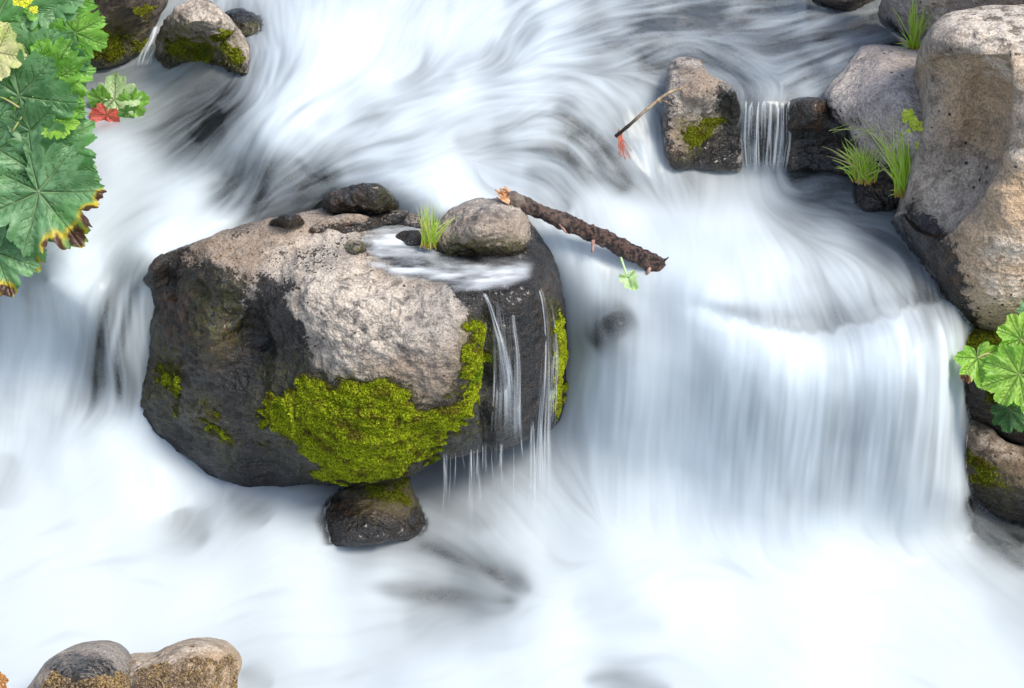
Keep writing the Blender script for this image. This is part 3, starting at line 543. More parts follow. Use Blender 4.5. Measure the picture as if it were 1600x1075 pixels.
boulder = rock('boulder', MO, MC, 'huge wet boulder with bright green moss on its front, midstream', cat='boulder', nphi=720, nr=330, nb=24, back=.35, rnd=.05, rpx=16, center=(560,560), masks=MM, bumpf=mbump, lam=3e-5, flat=[(560,380),(600,350),(680,345),(700,395),(830,395),(835,435),(740,455),(640,440)])
G3 = 'small rocks on and around the midstream boulder'
rock('rock', [(672,372),(690,342),(715,322),(745,311),(785,311),(812,322),(824,348),(826,380),(812,402),(770,408),(720,406),(685,398)],
 [(672,392,'z',.95),(690,342,'z',1.02),(745,314,'z',1.08),(812,325,'z',1.06),(825,370,'z',1.0),(750,340,'z',1.10),(745,402,'z',.94),(745,375,'z',1.045),(700,380,'z',1.0),(800,385,'z',1.0),(815,400,'z',.94),(700,403,'z',.94)],
 'rounded brown rock behind the little pool on top of the mossy boulder', group=G3, nphi=260, nr=110, back=.12, rnd=.03, rpx=10, seed=3,
 masks=[('wet',[(660,378),(730,380),(770,388),(830,378),(830,420),(660,420)],7,1),('tan',[(670,330),(830,330),(830,400),(670,400)],12,.55),('alg',[(700,368),(820,374),(820,398),(700,394)],7,.9),('moss',[(722,378),(810,382),(812,398),(725,394)],6,.4)])
rock('rock', [(486,330),(510,306),(545,291),(585,290),(608,302),(620,322),(604,336),(560,338),(520,338)],
 [(486,332,'w',.03),(545,292,'z',1.10),(608,302,'z',1.09),(620,325,'w',.02),(560,338,'w',.04),(555,315,'z',1.085),(590,312,'z',1.09),(520,320,'z',1.06)],
 'low dark wet rock rising from the stream just upstream of the mossy boulder', group=G3, nphi=200, nr=80, back=.15, rnd=.02, rpx=10, seed=5, rough=1.3, masks=[('wet',[(400,200),(700,200),(700,400),(400,400)],4,.85),('tan',[(520,300),(620,300),(620,340),(520,340)],12,.6),('alg',[(585,295),(620,300),(615,335),(580,330)],8,.8)])
rock('rock', [(420,348),(440,337),(462,334),(474,342),(474,352),(455,357),(432,358)], [(420,350,'z',1.03),(460,335,'z',1.075),(474,350,'z',1.03),(440,357,'z',1.02),(455,345,'z',1.07)],
 'thumb sized dark wet stone on the back edge of the mossy boulder', group=G3, nphi=120, nr=40, back=.08, rnd=.015, rpx=6, seed=6, rough=.8, masks=[('wet',[(300,200),(700,200),(700,400),(300,400)],4,1),('tan',[(462,330),(480,335),(476,356),(462,350)],3,1)])
rock('rock', [(486,362),(500,346),(530,337),(562,337),(590,342),(622,332),(640,336),(625,346),(585,354),(556,366),(520,372)], [(486,364,'z',1.0),(530,338,'z',1.045),(562,340,'z',1.04),(630,336,'z',1.01),(520,371,'z',.985),(560,352,'z',1.02),(600,348,'z',1.0)],
 'long narrow brown ridge of rock along the far edge of the boulder top', group=G3, nphi=160, nr=50, back=.08, rnd=.02, rpx=7, seed=7, rough=.8, center=(550,353), masks=[('wet',[(480,355),(640,330),(640,380),(480,380)],6,.8),('tan',[(480,330),(600,330),(600,360),(480,360)],10,.8)])
rock('rock', [(536,398),(540,380),(552,374),(568,384),(574,398),(562,408),(545,407)], [(536,400,'z',.96),(552,376,'z',1.0),(574,398,'z',.95),(555,407,'z',.945),(555,392,'z',.99)],
 'small olive coloured stone poking up at the left end of the little pool', group=G3, nphi=120, nr=40, back=.08, rnd=.015, rpx=6, seed=8, rough=.8, masks=[('wet',[(500,380),(600,380),(600,420),(500,420)],6,.6),('alg',[(500,360),(600,360),(600,420),(500,420)],6,.7)])
rock('rock', [(612,384),(622,366),(645,361),(664,366),(672,378),(664,390),(640,390)], [(612,384,'z',.95),(640,363,'z',.99),(672,376,'z',.96),(645,390,'z',.945),(645,376,'z',.985)],
 'small dark stone beneath the grass tuft on the boulder top', group=G3, nphi=120, nr=40, back=.08, rnd=.015, rpx=6, seed=9, rough=.8, masks=[('wet',[(500,300),(700,300),(700,420),(500,420)],6,.9),('tan',[(610,364),(670,364),(670,380),(610,380)],5,.6)])
rock('rock', [(490,820),(505,788),(540,758),(580,740),(632,735),(645,765),(660,800),(672,822),(640,840),(560,852),(505,850)],
 [(490,822,'y',-1.20),(540,760,'y',-1.08),(632,738,'y',-1.10),(580,770,'y',-1.18),(672,818,'y',-1.16),(600,842,'y',-1.34),(510,845,'y',-1.28),(580,800,'y',-1.28),(640,790,'y',-1.2),(530,800,'y',-1.24),(640,835,'y',-1.27)],
 'dark mossy rock wedged beneath the front of the mossy boulder', ROCK_DARK, group=G3, nphi=260, nr=110, back=.2, rnd=.03, rpx=12, seed=10, masks=[('wet',[(480,770),(600,800),(680,790),(680,860),(480,860)],14,.9),('alg',[(530,740),(640,730),(660,790),(560,800)],12,1),('moss',[(560,745),(635,742),(650,785),(575,785)],10,.5),('tan',[(490,800),(560,770),(640,800),(540,810)],8,.7)])

# left bank
GL = 'mossy rocks upstream on the left'
rock('rock', [(60,-60),(270,-70),(262,0),(250,20),(236,48),(225,75),(190,97),(150,108),(110,108),(60,100)],
 [(60,-50,'z',1.62),(255,-50,'z',1.42),(150,-50,'z',1.62),(130,30,'z',1.40),(100,106,'w',.02),(150,106,'w',.04),(225,76,'w',.03),(190,95,'w',.04),(250,15,'w',.06),(180,50,'v',104),(200,0,'z',1.42),(60,90,'w',.05)],
 'olive mossed rock behind the big green leaves', ROCK_DARK, group=GL, nphi=300, nr=130, back=.3, rnd=.03, rpx=14, seed=12, masks=[('alg',[(110,10),(240,40),(235,80),(150,110),(90,110)],16,1),('moss',[(150,40),(240,50),(235,75),(190,98),(110,106),(120,60)],14,.55),('moss',[(210,5),(240,10),(215,25)],6,.7),('tan',[(100,0),(200,0),(180,60),(110,60)],12,.6),('wet',[(80,88),(250,40),(250,120),(80,130)],8,.8),('pale',[(190,60),(235,55),(225,85),(190,90)],6,.6)])
rock('rock', [(243,70),(255,35),(275,12),(305,0),(330,4),(352,22),(372,45),(386,70),(390,95),(384,116),(360,112),(330,100),(300,96),(265,104),(248,95)],
 [(245,75,'w',.04),(305,2,'z',1.40),(352,22,'z',1.37),(385,70,'w',.05),(384,114,'w',.03),(330,98,'w',.05),(262,102,'w',.04),(290,40,'z',1.38),(330,35,'z',1.39),(310,70,'v',98),(350,70,'z',1.28),(270,60,'z',1.27)],
 'knobbly rock with a pale top and mossy front at the upper left', ROCK_BROWN, group=GL, nphi=320, nr=130, back=.2, rnd=.03, rpx=12, seed=14, rough=1.4, masks=[('wet',[(240,80),(300,85),(350,90),(390,100),(390,125),(240,120)],8,.9),('alg',[(250,40),(290,30),(320,60),(385,70),(385,115),(330,102),(250,100)],12,1),('moss',[(252,55),(300,60),(345,60),(385,80),(380,100),(330,97),(265,100),(250,80)],14,.5),('moss',[(340,45),(365,50),(360,70),(340,65)],6,.8),('moss',[(362,78),(382,80),(380,98),(364,95)],5,.9),('pale',[(290,0),(350,15),(370,50),(330,40),(300,30)],10,.7)])
rock('rock', [(345,40),(352,20),(372,12),(395,20),(412,35),(405,52),(385,58),(360,52)], [(345,42,'w',.01),(372,14,'w',.05),(410,36,'w',.0),(375,56,'w',.02),(380,34,'w',.07)],
 'low wet grey stone awash beside the knobbly mossy rock', ROCK_DARK, group=GL, nphi=140, nr=50, back=.12, rnd=.015, rpx=8, seed=15, masks=[('wet',[(300,0),(450,0),(450,100),(300,100)],4,1),('alg',[(370,30),(410,30),(400,55),(370,55)],5,.8)])
# right side, upstream
GR = 'rocks along the right bank'
rock('rock', [(1040,180),(1044,130),(1052,100),(1068,92),(1092,97),(1108,118),(1135,130),(1152,150),(1156,200),(1158,262),(1130,266),(1090,262),(1055,262),(1043,235)],
 [(1040,185,'v',255),(1050,102,'z',1.21),(1075,94,'z',1.22),(1110,120,'z',1.20),(1150,150,'z',1.16),(1152,200,'v',262),(1150,258,'w',.04),(1060,258,'w',.04),(1100,220,'v',262),(1095,170,'v',262),(1095,140,'z',1.21),(1070,140,'z',1.20),(1060,200,'v',260),(1130,170,'v',262)],
 'brown rock with a moss patch just left of the small waterfall', ROCK, group=GR, nphi=320, nr=140, back=.28, rnd=.03, rpx=12, seed=17,
 masks=[('wet',[(1110,150),(1160,140),(1160,270),(1040,270),(1045,235),(1090,225),(1130,200)],10,1),('wet',[(1038,150),(1046,150),(1050,240),(1038,240)],6,.8),('tan',[(1060,115),(1110,120),(1110,150),(1060,160)],8,.8),('tan',[(1040,190),(1075,180),(1075,250),(1045,245)],10,.7),('alg',[(1060,180),(1135,170),(1135,200),(1090,240),(1060,245)],10,1),('moss',[(1075,185),(1135,172),(1138,198),(1100,225),(1070,240),(1065,215)],9,.6)])
rock('rock', [(1228,180),(1236,160),(1262,154),(1290,156),(1310,170),(1335,195),(1345,230),(1340,275),(1300,270),(1260,264),(1232,262)],
 [(1228,190,'v',262),(1245,158,'z',1.14),(1290,158,'z',1.14),(1320,180,'z',1.09),(1338,270,'w',.03),(1280,262,'w',.04),(1232,260,'w',.04),(1270,185,'z',1.10),(1270,200,'v',264),(1310,220,'v',268),(1320,200,'y',-.52)],
 'dark dripping ledge just right of the small waterfall', ROCK_DARK, group=GR, nphi=260, nr=110, back=.25, rnd=.03, rpx=10, seed=19, masks=[('wet',[(1200,100),(1400,100),(1400,300),(1200,300)],4,1),('tan',[(1235,160),(1300,160),(1290,200),(1240,195)],8,.9),('tan',[(1270,190),(1290,195),(1285,225),(1270,220)],5,.8)])
rock('rock', [(1288,150),(1300,130),(1320,108),(1340,80),(1352,70),(1390,70),(1430,78),(1470,100),(1490,180),(1470,260),(1425,320),(1400,328),(1375,300),(1350,265),(1335,228),(1320,195),(1296,170)],
 [(1290,152,'z',1.15),(1320,110,'z',1.17),(1350,74,'z',1.20),(1420,78,'z',1.21),(1380,110,'z',1.24),(1330,150,'z',1.20),(1400,150,'z',1.25),(1440,180,'z',1.22),(1480,180,'z',1.2),(1360,190,'z',1.16),(1400,220,'z',1.12),(1370,240,'z',1.05),(1400,280,'z',.98),(1405,325,'w',.03),(1345,245,'y',-.60),(1325,195,'z',1.12),(1450,260,'z',1.08)],
 'smooth pale grey sloping rock between the stream and the tall brown boulder', ROCK_PALE, group=GR, nphi=340, nr=150, back=.3, rnd=.04, rpx=12, seed=21, rough=.6,
 masks=[('wet',[(1350,262),(1400,255),(1440,290),(1430,335),(1360,330)],12,1),('wet',[(1288,140),(1310,165),(1345,230),(1335,235),(1280,160)],6,.7),('wet',[(1320,165),(1350,185),(1340,205),(1325,200)],6,.5),('pale',[(1290,90),(1350,90),(1330,180),(1295,170)],10,.7),('pale',[(1380,210),(1420,210),(1420,260),(1370,250)],12,.8),('tan',[(1330,260),(1400,260),(1400,320),(1340,320)],10,.6)])
rock('rock', [(1335,300),(1342,282),(1365,278),(1392,290),(1402,312),(1392,328),(1360,330),(1338,322)], [(1335,302,'w',.02),(1360,280,'w',.09),(1395,295,'w',.08),(1395,326,'w',.02),(1350,326,'w',.02),(1365,305,'w',.08)],
 'dark root covered clod at the water under the two grass tufts', ROCK_DARK, group=GR, nphi=140, nr=50, back=.1, rnd=.02, rpx=8, seed=22, rough=1.4, masks=[('wet',[(1300,250),(1450,250),(1450,350),(1300,350)],6,.8),('tan',[(1340,280),(1400,285),(1395,320),(1360,300)],8,.9)])
rock('rock', [(1376,25),(1382,-10),(1400,-60),(1700,-60),(1700,60),(1560,70),(1460,95),(1425,62),(1395,45)],
 [(1378,25,'w',.03),(1400,-50,'z',1.45),(1690,-50,'z',1.6),(1690,50,'z',1.35),(1420,58,'w',.04),(1460,90,'w',.04),(1480,10,'z',1.36),(1420,20,'z',1.28),(1560,20,'z',1.4),(1560,65,'z',1.25)],
 'grey slab at the very top right behind the tall boulder', ROCK_PALE, group=GR, nphi=260, nr=110, back=.3, rnd=.04, rpx=14, seed=24, rough=.8, masks=[('wet',[(1370,20),(1430,50),(1470,90),(1430,110),(1360,60)],8,.8),('pale',[(1440,-20),(1480,-20),(1470,60),(1440,40)],8,.8)])
rock('rock', [(1270,-5),(1275,-50),(1380,-60),(1375,-10),(1345,8),(1325,16),(1295,8)], [(1272,-5,'w',.02),(1375,-10,'w',.03),(1300,-50,'z',1.33),(1370,-50,'z',1.33),(1325,14,'w',.02),(1320,-15,'z',1.26)],
 'dark brown rock peeping in at the top edge upstream', ROCK_DARK, group=GR, nphi=140, nr=50, back=.15, rnd=.02, rpx=8, seed=25, masks=[('wet',[(1270,-5),(1400,-5),(1400,30),(1270,30)],6,.7)])
# tall brown boulder, front right
BO = [(1452,60),(1462,36),(1482,22),(1530,12),(1600,8),(1740,0),(1790,120),(1790,420),(1740,540),(1640,530),(1560,522),(1515,514),(1494,520),(1480,470),(1455,425),(1425,380),(1405,340),(1414,300),(1428,250),(1440,200),(1447,140)]
BC = [(1452,65,'z',1.51),(1470,34,'z',1.53),(1540,16,'z',1.55),(1740,10,'z',1.56),(1500,50,'z',1.55),(1600,50,'z',1.56),(1480,62,'z',1.535),(1540,78,'z',1.54),(1700,100,'z',1.53),
 (1450,110,'y',-.80),(1445,180,'y',-.82),(1432,260,'y',-.84),(1408,340,'y',-.90),(1480,90,'y',-.88),(1500,130,'y',-.90),(1540,130,'y',-.93),(1500,200,'y',-.88),(1545,200,'y',-.92),(1530,270,'y',-.95),(1480,270,'y',-.88),(1500,320,'y',-.97),(1460,340,'y',-.95),
 (1583,96,'z',1.53),(1590,130,'y',-1.10),(1588,180,'y',-1.13),(1575,240,'y',-1.13),(1545,300,'y',-1.12),(1500,350,'y',-1.08),(1470,372,'y',-1.02),
 (1570,160,'y',-.98),(1560,230,'y',-.98),(1528,300,'y',-1.0),
 (1620,140,'y',-1.15),(1620,240,'y',-1.18),(1600,300,'y',-1.18),(1600,420,'y',-1.20),(1540,400,'y',-1.17),(1500,420,'y',-1.12),(1450,395,'y',-1.0),(1490,470,'y',-1.10),(1560,490,'y',-1.16),(1540,515,'y',-1.08),(1650,515,'y',-1.1),(1720,300,'y',-1.15),(1770,300,'y',-1.0),(1720,500,'y',-1.05)]
rock('boulder', BO, BC, 'tall brown boulder with a scooped grey flank at the right edge', ROCK_BROWN, cat='boulder', nphi=640, nr=340, nb=20, back=.5, rnd=.04, rpx=9, center=(1600,290), seed=30, rough=.6, lam=4e-6, bumpf=scoop,
 masks=[('wet',[(1400,340),(1420,310),(1440,330),(1470,360),(1500,380),(1505,420),(1515,470),(1530,500),(1520,530),(1480,530),(1440,420)],12,1),('wet',[(1540,60),(1600,60),(1600,80),(1540,75)],6,0.01),
 ('tan', [(1585,95),(1700,100),(1700,520),(1530,520),(1500,430),(1480,380),(1550,300),(1592,200)],10,.95),('tan', [(1440,360),(1500,370),(1510,470),(1470,430)], 8, .9), ('tan', [(1450,90),(1585,95),(1585,170),(1540,240),(1470,220)], 16, 1.0),  # tan on the right face also paints the warm light there
 ('tan', [(1430,260),(1540,250),(1500,340),(1440,350)], 16, -.7),('tan', [(1455,10),(1800,0),(1800,85),(1480,75)], 8, -.8),  # less tan: paints the flank's shade and the bright top
 ('pale', [(1595,90),(1640,90),(1640,200),(1600,200)], 12, 1),('pale', [(1530,100),(1575,105),(1570,140),(1535,130)], 7, 1),('pale', [(1585,210),(1640,200),(1640,270),(1590,260)], 10, .9),('pale', [(1545,370),(1600,360),(1610,400),(1550,410)], 9, .9), ('pale', [(1530,420),(1600,430),(1600,470),(1540,465)], 10, .8),
 ('pale', [(1470,10),(1750,0),(1750,90),(1560,90),(1480,55)], 6, 1.0),('pale', [(1430,280),(1520,250),(1500,340),(1450,350)], 14, .45)])  # pale over the top is painted light
rock('rock', [(1486,535),(1494,515),(1540,512),(1640,520),(1800,520),(1800,720),(1700,720),(1600,700),(1545,668),(1505,648),(1494,600)],
 [(1488,535,'y',-1.12),(1500,640,'y',-1.14),(1540,518,'y',-1.08),(1640,525,'y',-1.1),(1790,530,'y',-1.1),(1530,560,'y',-1.2),(1600,560,'y',-1.22),(1545,660,'y',-1.16),(1600,690,'y',-1.18),(1600,640,'y',-1.24),(1540,620,'y',-1.22),(1790,700,'y',-1.1),(1700,620,'y',-1.22)],
 'dark mossy rock just below the tall brown boulder', ROCK_DARK, group=GR, nphi=260, nr=110, back=.3, rnd=.03, rpx=12, seed=33, masks=[('wet',[(1480,560),(1640,600),(1640,720),(1480,720)],14,.6),('alg',[(1490,512),(1640,515),(1640,560),(1560,580),(1500,560)],12,1),('moss',[(1494,520),(1560,520),(1600,540),(1560,560),(1500,545)],8,.7),('moss',[(1530,600),(1600,590),(1620,680),(1560,660)],12,.5)])
rock('rock', [(1494,660),(1510,648),(1545,664),(1600,696),(1800,700),(1800,900),(1650,855),(1600,826),(1550,802),(1508,784)],
 [(1496,665,'y',-1.16),(1512,650,'y',-1.13),(1545,668,'y',-1.16),(1600,700,'y',-1.2),(1790,705,'y',-1.1),(1510,765,'y',-1.2),(1550,785,'y',-1.2),(1600,806,'y',-1.2),(1650,825,'y',-1.2),(1560,720,'y',-1.26),(1620,750,'y',-1.28),(1790,860,'y',-1.2),(1600,790,'y',-1.26)],
 'brown speckled rock at the foot of the bank beside the curtain fall', ROCK_DARK, group=GR, nphi=260, nr=110, back=.3, rnd=.03, rpx=12, seed=35, masks=[('wet',[(1490,750),(1560,765),(1640,800),(1640,850),(1490,820)],8,1),('tan',[(1520,660),(1640,700),(1640,760),(1560,740)],12,.8),('pale',[(1515,655),(1580,690),(1590,720),(1530,700)],10,.6),('alg',[(1500,690),(1540,720),(1600,760),(1580,790),(1510,760)],12,1),('moss',[(1500,690),(1545,715),(1590,770),(1510,760)],14,.6)])
# front left
GF = 'worn brown rocks at the lower left'
rock('rock', [(36,1085),(55,1055),(75,1030),(100,1015),(130,1009),(160,1010),(182,1022),(196,1045),(206,1080),(210,1120),(180,1160),(60,1160),(20,1120)],
 [(36,1085,'z',.18),(100,1016,'z',.27),(150,1010,'z',.28),(196,1045,'z',.24),(210,1120,'z',.1),(130,1050,'z',.36),(130,1150,'z',.05),(40,1150,'z',.05),(80,1080,'z',.30),(170,1080,'z',.30)],
 'dome shaped dark worn rock with a tan left side painted as lit', ROCK, group=GF, nphi=260, nr=120, back=.25, rnd=.04, rpx=14, seed=40, rough=.45, masks=[('tan',[(0,1000),(100,1010),(85,1040),(50,1085),(0,1100)],6,1),('pale',[(0,1000),(120,1008),(95,1030),(60,1075),(0,1100)],6,.9),('wet',[(75,1045),(110,1020),(170,1020),(195,1050),(205,1120),(40,1120)],10,.62),('tan',[(70,1060),(130,1064),(200,1050),(200,1120),(60,1120)],8,1),('moss',[(66,1062),(85,1052),(125,1066),(150,1062),(178,1046),(195,1052),(205,1120),(60,1120)],5,.75)])  # tan and pale paint light on the left side; wet darkens the dome
rock('rock', [(186,1050),(190,1030),(225,1030),(250,1018),(280,1007),(315,1005),(345,1010),(368,1025),(376,1044),(368,1070),(360,1120),(300,1160),(200,1160),(180,1100)],
 [(186,1050,'z',.15),(210,1030,'z',.17),(250,1019,'z',.21),(310,1006,'z',.25),(372,1035,'z',.18),(365,1100,'z',.05),(300,1030,'z',.27),(240,1060,'z',.24),(320,1060,'z',.24),(200,1150,'z',.05),(300,1150,'z',.05)],
 'saddle shaped sandy brown rock with dry moss, right of the dome shaped one', ROCK_BROWN, group=GF, nphi=260, nr=120, back=.25, rnd=.04, rpx=14, seed=42, rough=.5, masks=[('tan',[(180,1000),(400,1000),(400,1130),(180,1130)],6,.9),('moss',[(225,1050),(290,1028),(365,1030),(374,1048),(366,1120),(215,1120)],7,.55),('pale',[(190,1025),(250,1015),(330,1000),(370,1020),(300,1022),(240,1045),(220,1080),(190,1080)],7,.9)])
# stone seen through the veil of the fall
rock('rock', [(915,520),(930,500),(955,488),(985,484),(1000,495),(990,515),(965,535),(935,542),(920,538)], [(c[0], c[1], 'w', c[2]) for c in ((915,520,-.07),(930,500,-.05),(985,484,-.06),(1000,495,-.07),(965,535,-.06),(935,541,-.07),(955,512,-.03),(975,500,-.03))],
 'blurred dark rock showing through the white curtain below the broken log', ROCK_DARK, group=GR, nphi=140, nr=50, back=.15, rnd=.02, rpx=12, seed=44, rough=.5, masks=[('wet',[(800,400),(1100,400),(1100,600),(800,600)],4,1)])

# ------------------------------------------------------------------ moss: thousands of tiny shoots growing on the rock
def moss_mat():
    t = NT('moss'); P = t.geo(); r = t.attr('rnd'); n = t.noise(22, 4, .6, P); m = t.noise(7, 3, .5, P)
    c = t.mix(t.ramp(r, .0, .7), (.12, .15, .004), (.52, .60, .02)); c = t.mix(t.ramp(n, .50, .64, 0, .8), c, (.16, .11, .02))
    c = t.mix(t.ramp(m, .60, .70, 0, .75), c, (.05, .17, .008)); c = t.mix(t.attr('old'), c, (.085, .075, .014))
    b = t.bsdf(Base_Color=c, Roughness=.7, Specular_IOR_Level=.25); tr = t.n("BsdfTranslucent"); t.l(c, tr.inputs[0])
    m_ = t.n("MixShader"); m_.inputs[0].default_value = .3; t.l(b.outputs[0], m_.inputs[1]); t.l(tr.outputs[0], m_.inputs[2]); t.l(m_.outputs[0], t.out.inputs[0]); return t.m
MOSS = moss_mat()
def moss(R, count, size=.007, thr=.4, old=None, name='moss', mat=None):
    G_, N_, W_ = R['G'].reshape(-1, 3), R['N'].reshape(-1, 3), R['A']['moss'].ravel().copy()
    area = np.linalg.norm(np.cross(np.gradient(R['G'], axis=0), np.gradient(R['G'], axis=1)), axis=-1).ravel()
    v = W_ + .42 * fbm(G_, 20, 4, 140); v = sstep(thr - .08, thr + .34, v) * sstep(.12, .3, W_); p = area * v ** 1.4
    if p.sum() == 0: return
    idx = rng.choice(len(p), count, p=p / p.sum()); nc = R['G'].shape[1]
    i2 = np.clip(idx + nc, 0, len(p) - 1); i3 = np.where((idx + 1) % nc == 0, idx, idx + 1)
    u = rng.random((count, 1)); w_ = rng.random((count, 1)); B = G_[idx] + (G_[i2] - G_[idx]) * u + (G_[i3] - G_[idx]) * w_
    N = N_[idx] + rng.normal(0, .55, (count, 3)); N /= np.linalg.norm(N, axis=1, keepdims=True)
    T = np.cross(N, rng.normal(0, 1, (count, 3))); T /= np.linalg.norm(T, axis=1, keepdims=True)
    thick = .002 + .007 * v[idx, None] * (.6 + .4 * fbm(B, 40, 2, 150)[:, None])
    s = size * rng.uniform(.6, 1.3, (count, 1)) * (.55 + .45 * v[idx, None]); wd = s * .42
    base = B + N_[idx] * thick * rng.random((count, 1)) - N * .002
    V = np.stack([base - T * wd * .5, base + N * s * .55 + T * wd, base + N * s, base + N * s * .5 - T * wd], 1).reshape(-1, 3)
    F = np.arange(count * 4).reshape(-1, 4); rv = np.repeat(rng.random(count), 4)
    od = np.zeros(count) if old is None else np.repeat(0, count)
    od = np.repeat(np.clip(sstep(.95, .45, v[idx]) * .9 + .8 * sstep(.1, .5, fbm(B, 9, 3, 155)) * sstep(.99, .6, v[idx] * (.8 + .2 * rng.random(count))), 0, 1) if old is None else np.full(count, float(old)), 4)
    o = mk(name, V, F, mat or MOSS, parent=R['o'], attrs={'rnd': rv, 'old': od}, smooth=False)
    return o
def gold_mat():
    t = NT('dry golden moss'); P = t.geo(); r = t.attr('rnd'); c = t.mix(t.ramp(t.noise(12, 3, .6, P), .4, .6), (.30, .22, .14), (.48, .33, .13)); c = t.mix(r, c, (.20, .14, .09))
    b = t.bsdf(Base_Color=c, Roughness=.8, Specular_IOR_Level=.2); t.l(b.outputs[0], t.out.inputs[0]); return t.m
GOLD = gold_mat()
moss(boulder, 200000, .0050)
for R, c, od in [(ROCKS['rock.011'] if 'rock.011' in ROCKS else None, 9000, .5)]: pass
for k, R in list(ROCKS.items()):
    if k in ('rock', 'boulder') : continue
for nm in sorted({R['o'].name for R in ROCKS.values()}):
    R = ROCKS[nm]
    if R is boulder or R['o'].name == 'boulder': continue
    a = R['A']['moss']
    if a.max() > .3:
        ar = (np.linalg.norm(np.cross(np.gradient(R['G'], axis=0), np.gradient(R['G'], axis=1)), axis=-1) * (a > .3)).sum()
        gold = R['o'].get('group') == GF
        moss(R, int(min(30000, (110000 if gold else 300000) * ar + 500)), .007 if gold else .0065, .35, 0 if gold else .55, mat=GOLD if gold else None, name='dry_moss' if gold else 'moss')

# ------------------------------------------------------------------ thin films and threads of water
def thin_mat(name, white=(.84, .88, .92), mult=1.0):
    t = NT(name); P = t.geo(); cov = t.attr('cover'); foam = t.attr('foam')
    d = t.n("BsdfDiffuse"); d.inputs[0].default_value = (*white, 1)
    gl = t.n("BsdfGlossy"); gl.inputs['Roughness'].default_value = .12; fr = t.n("Fresnel"); fr.inputs[0].default_value = 1.33
    tp = t.n("BsdfTransparent"); tp.inputs[0].default_value = (.85, .87, .87, 1)
    m1 = t.n("MixShader"); t.l(fr.outputs[0], m1.inputs[0]); t.l(tp.outputs[0], m1.inputs[1]); t.l(gl.outputs[0], m1.inputs[2])
    m2 = t.n("MixShader"); t.l(foam, m2.inputs[0]); t.l(m1.outputs[0], m2.inputs[1]); t.l(d.outputs[0], m2.inputs[2])
    t2 = t.n("BsdfTransparent"); m3 = t.n("MixShader"); t.l(cov, m3.inputs[0]); t.l(t2.outputs[0], m3.inputs[1]); t.l(m2.outputs[0], m3.inputs[2])
    t.l(m3.outputs[0], t.out.inputs[0]); return t.m
THIN = thin_mat('thin running water')
# the little pool on the boulder top
def pool():
    poly = [(478,336),(520,332),(600,344),(680,340),(700,372),(690,398),(740,405),(815,403),(832,412),(826,432),(790,446),(750,452),(715,450),(690,444),(640,438),(590,418),(566,402),(575,385),(540,378),(500,380),(486,366),(474,352)]
    ax = np.linspace(455, 850, 330); ay = np.linspace(322, 462, 150); PX, PY = np.meshgrid(ax, ay)
    z = .964 + .03 * sstep(420, 340, PY) * sstep(700, 560, PX) - .012 * sstep(740, 830, PX)
    k = (537.5 - PY) / FPX; n = (z - k * DIST * CP) / (SP - k * CP); V = at(PX, PY, n)
    fl = fbm(np.stack([PX / 40 + .6 * np.sin(PY / 14), PY / 9, 0 * PX], -1), 1, 4, 200)
    V[..., 2] += .003 * fl
    d = polydist(PX + 6 * fl, PY, poly); cov = sstep(-8, 18, d + 6 * fl)
    foam = np.clip(.40 + .6 * fl + .15 * sstep(600, 500, PX) + .12 * sstep(425, 445, PY), 0.05, .8)  # this white also stands in for the sky mirrored in the pool
    foam *= 1 - .75 * np.exp(-(((PX - 760) / 55) ** 2 + ((PY - 408) / 9) ** 2))  # thinned foam paints the dark reflection of the rock behind
    o = mk('rock_pool', V, gridfaces(150, 330)[:, ::-1], THIN, attrs={'cover': cov.ravel(), 'foam': foam.ravel()})
    tag(o, 'shallow shining pool on top of the mossy boulder, in front of the rounded brown rock', 'pool')
pool()
def thread(pts, wpx, label=None, foam=.8, fade=(.08, .2), seed=0, name='water_trickle', parent=None, streak=.35, nu=24, nv=120, group='water trickles off the midstream boulder', grow=1.0):
    """a ribbon of falling water: pts = (px, py, n); it bulges towards the outside like a real strand"""
    C_ = spline(pts, nv); u = np.linspace(-1, 1, nu)
    W_ = (np.interp(np.linspace(0, 1, nv), np.linspace(0, 1, len(wpx)), wpx) if hasattr(wpx, '__len__') else np.full(nv, wpx))
    PX = C_[:, 0][:, None] + u[None] * W_[:, None]; PY = np.repeat(C_[:, 1][:, None], nu, 1)
    wm = W_[:, None] * .0019; n = C_[:, 2][:, None] + wm * np.sqrt(1 - u[None] ** 2 * .99) * .8
    V = at(PX, PY, n); t = np.linspace(0, 1, nv)[:, None]
    st = fbm(np.stack([np.repeat(u[None], nv, 0) * max(2, W_.max() / 2.2), np.repeat(t, nu, 1) * 2.2, 0 * PX + seed], -1), 1, 3, 210)
    cov = sstep(1.0, .45, np.abs(u))[None] * sstep(0, fade[0], t) * sstep(1, 1 - fade[1], t) * np.clip(.34 + st * streak * 3.0, 0, .72) * np.linspace(1, .8, nv)[:, None]
    o = mk(name, V, gridfaces(nv, nu), THIN, attrs={'cover': np.clip(cov, 0, 1).ravel(), 'foam': np.full(cov.size, foam)})
    if parent: o.parent = parent
    elif label: tag(o, label, 'trickle', group)
    return o
def bn(R, px, py, d=.012):
    """distance out of the slope of a rock's surface at a picture spot, plus d"""
    return float(R['F'](px, py)) + d
B_ = lambda px, py, d=.014: (px, py, bn(boulder, px, py, d))
thread([B_(752,452,.004), B_(762,470,.02), B_(772,500,.022), B_(783,540,.03), B_(793,600,.035), B_(800,690,.04)], [6,4,5,8,13,18], 'slender trickle sliding down the dark groove right of the green moss', .75, (.05, .35), 1)
thread([B_(800,470,-.002), B_(800,500,.010), B_(806,560,.012), B_(806,650,.02), B_(808,700,.02)], [4,6,9,12,14], 'faint veil of water right beside the slender trickle', .5, (.2, .3), 2, streak=.5)
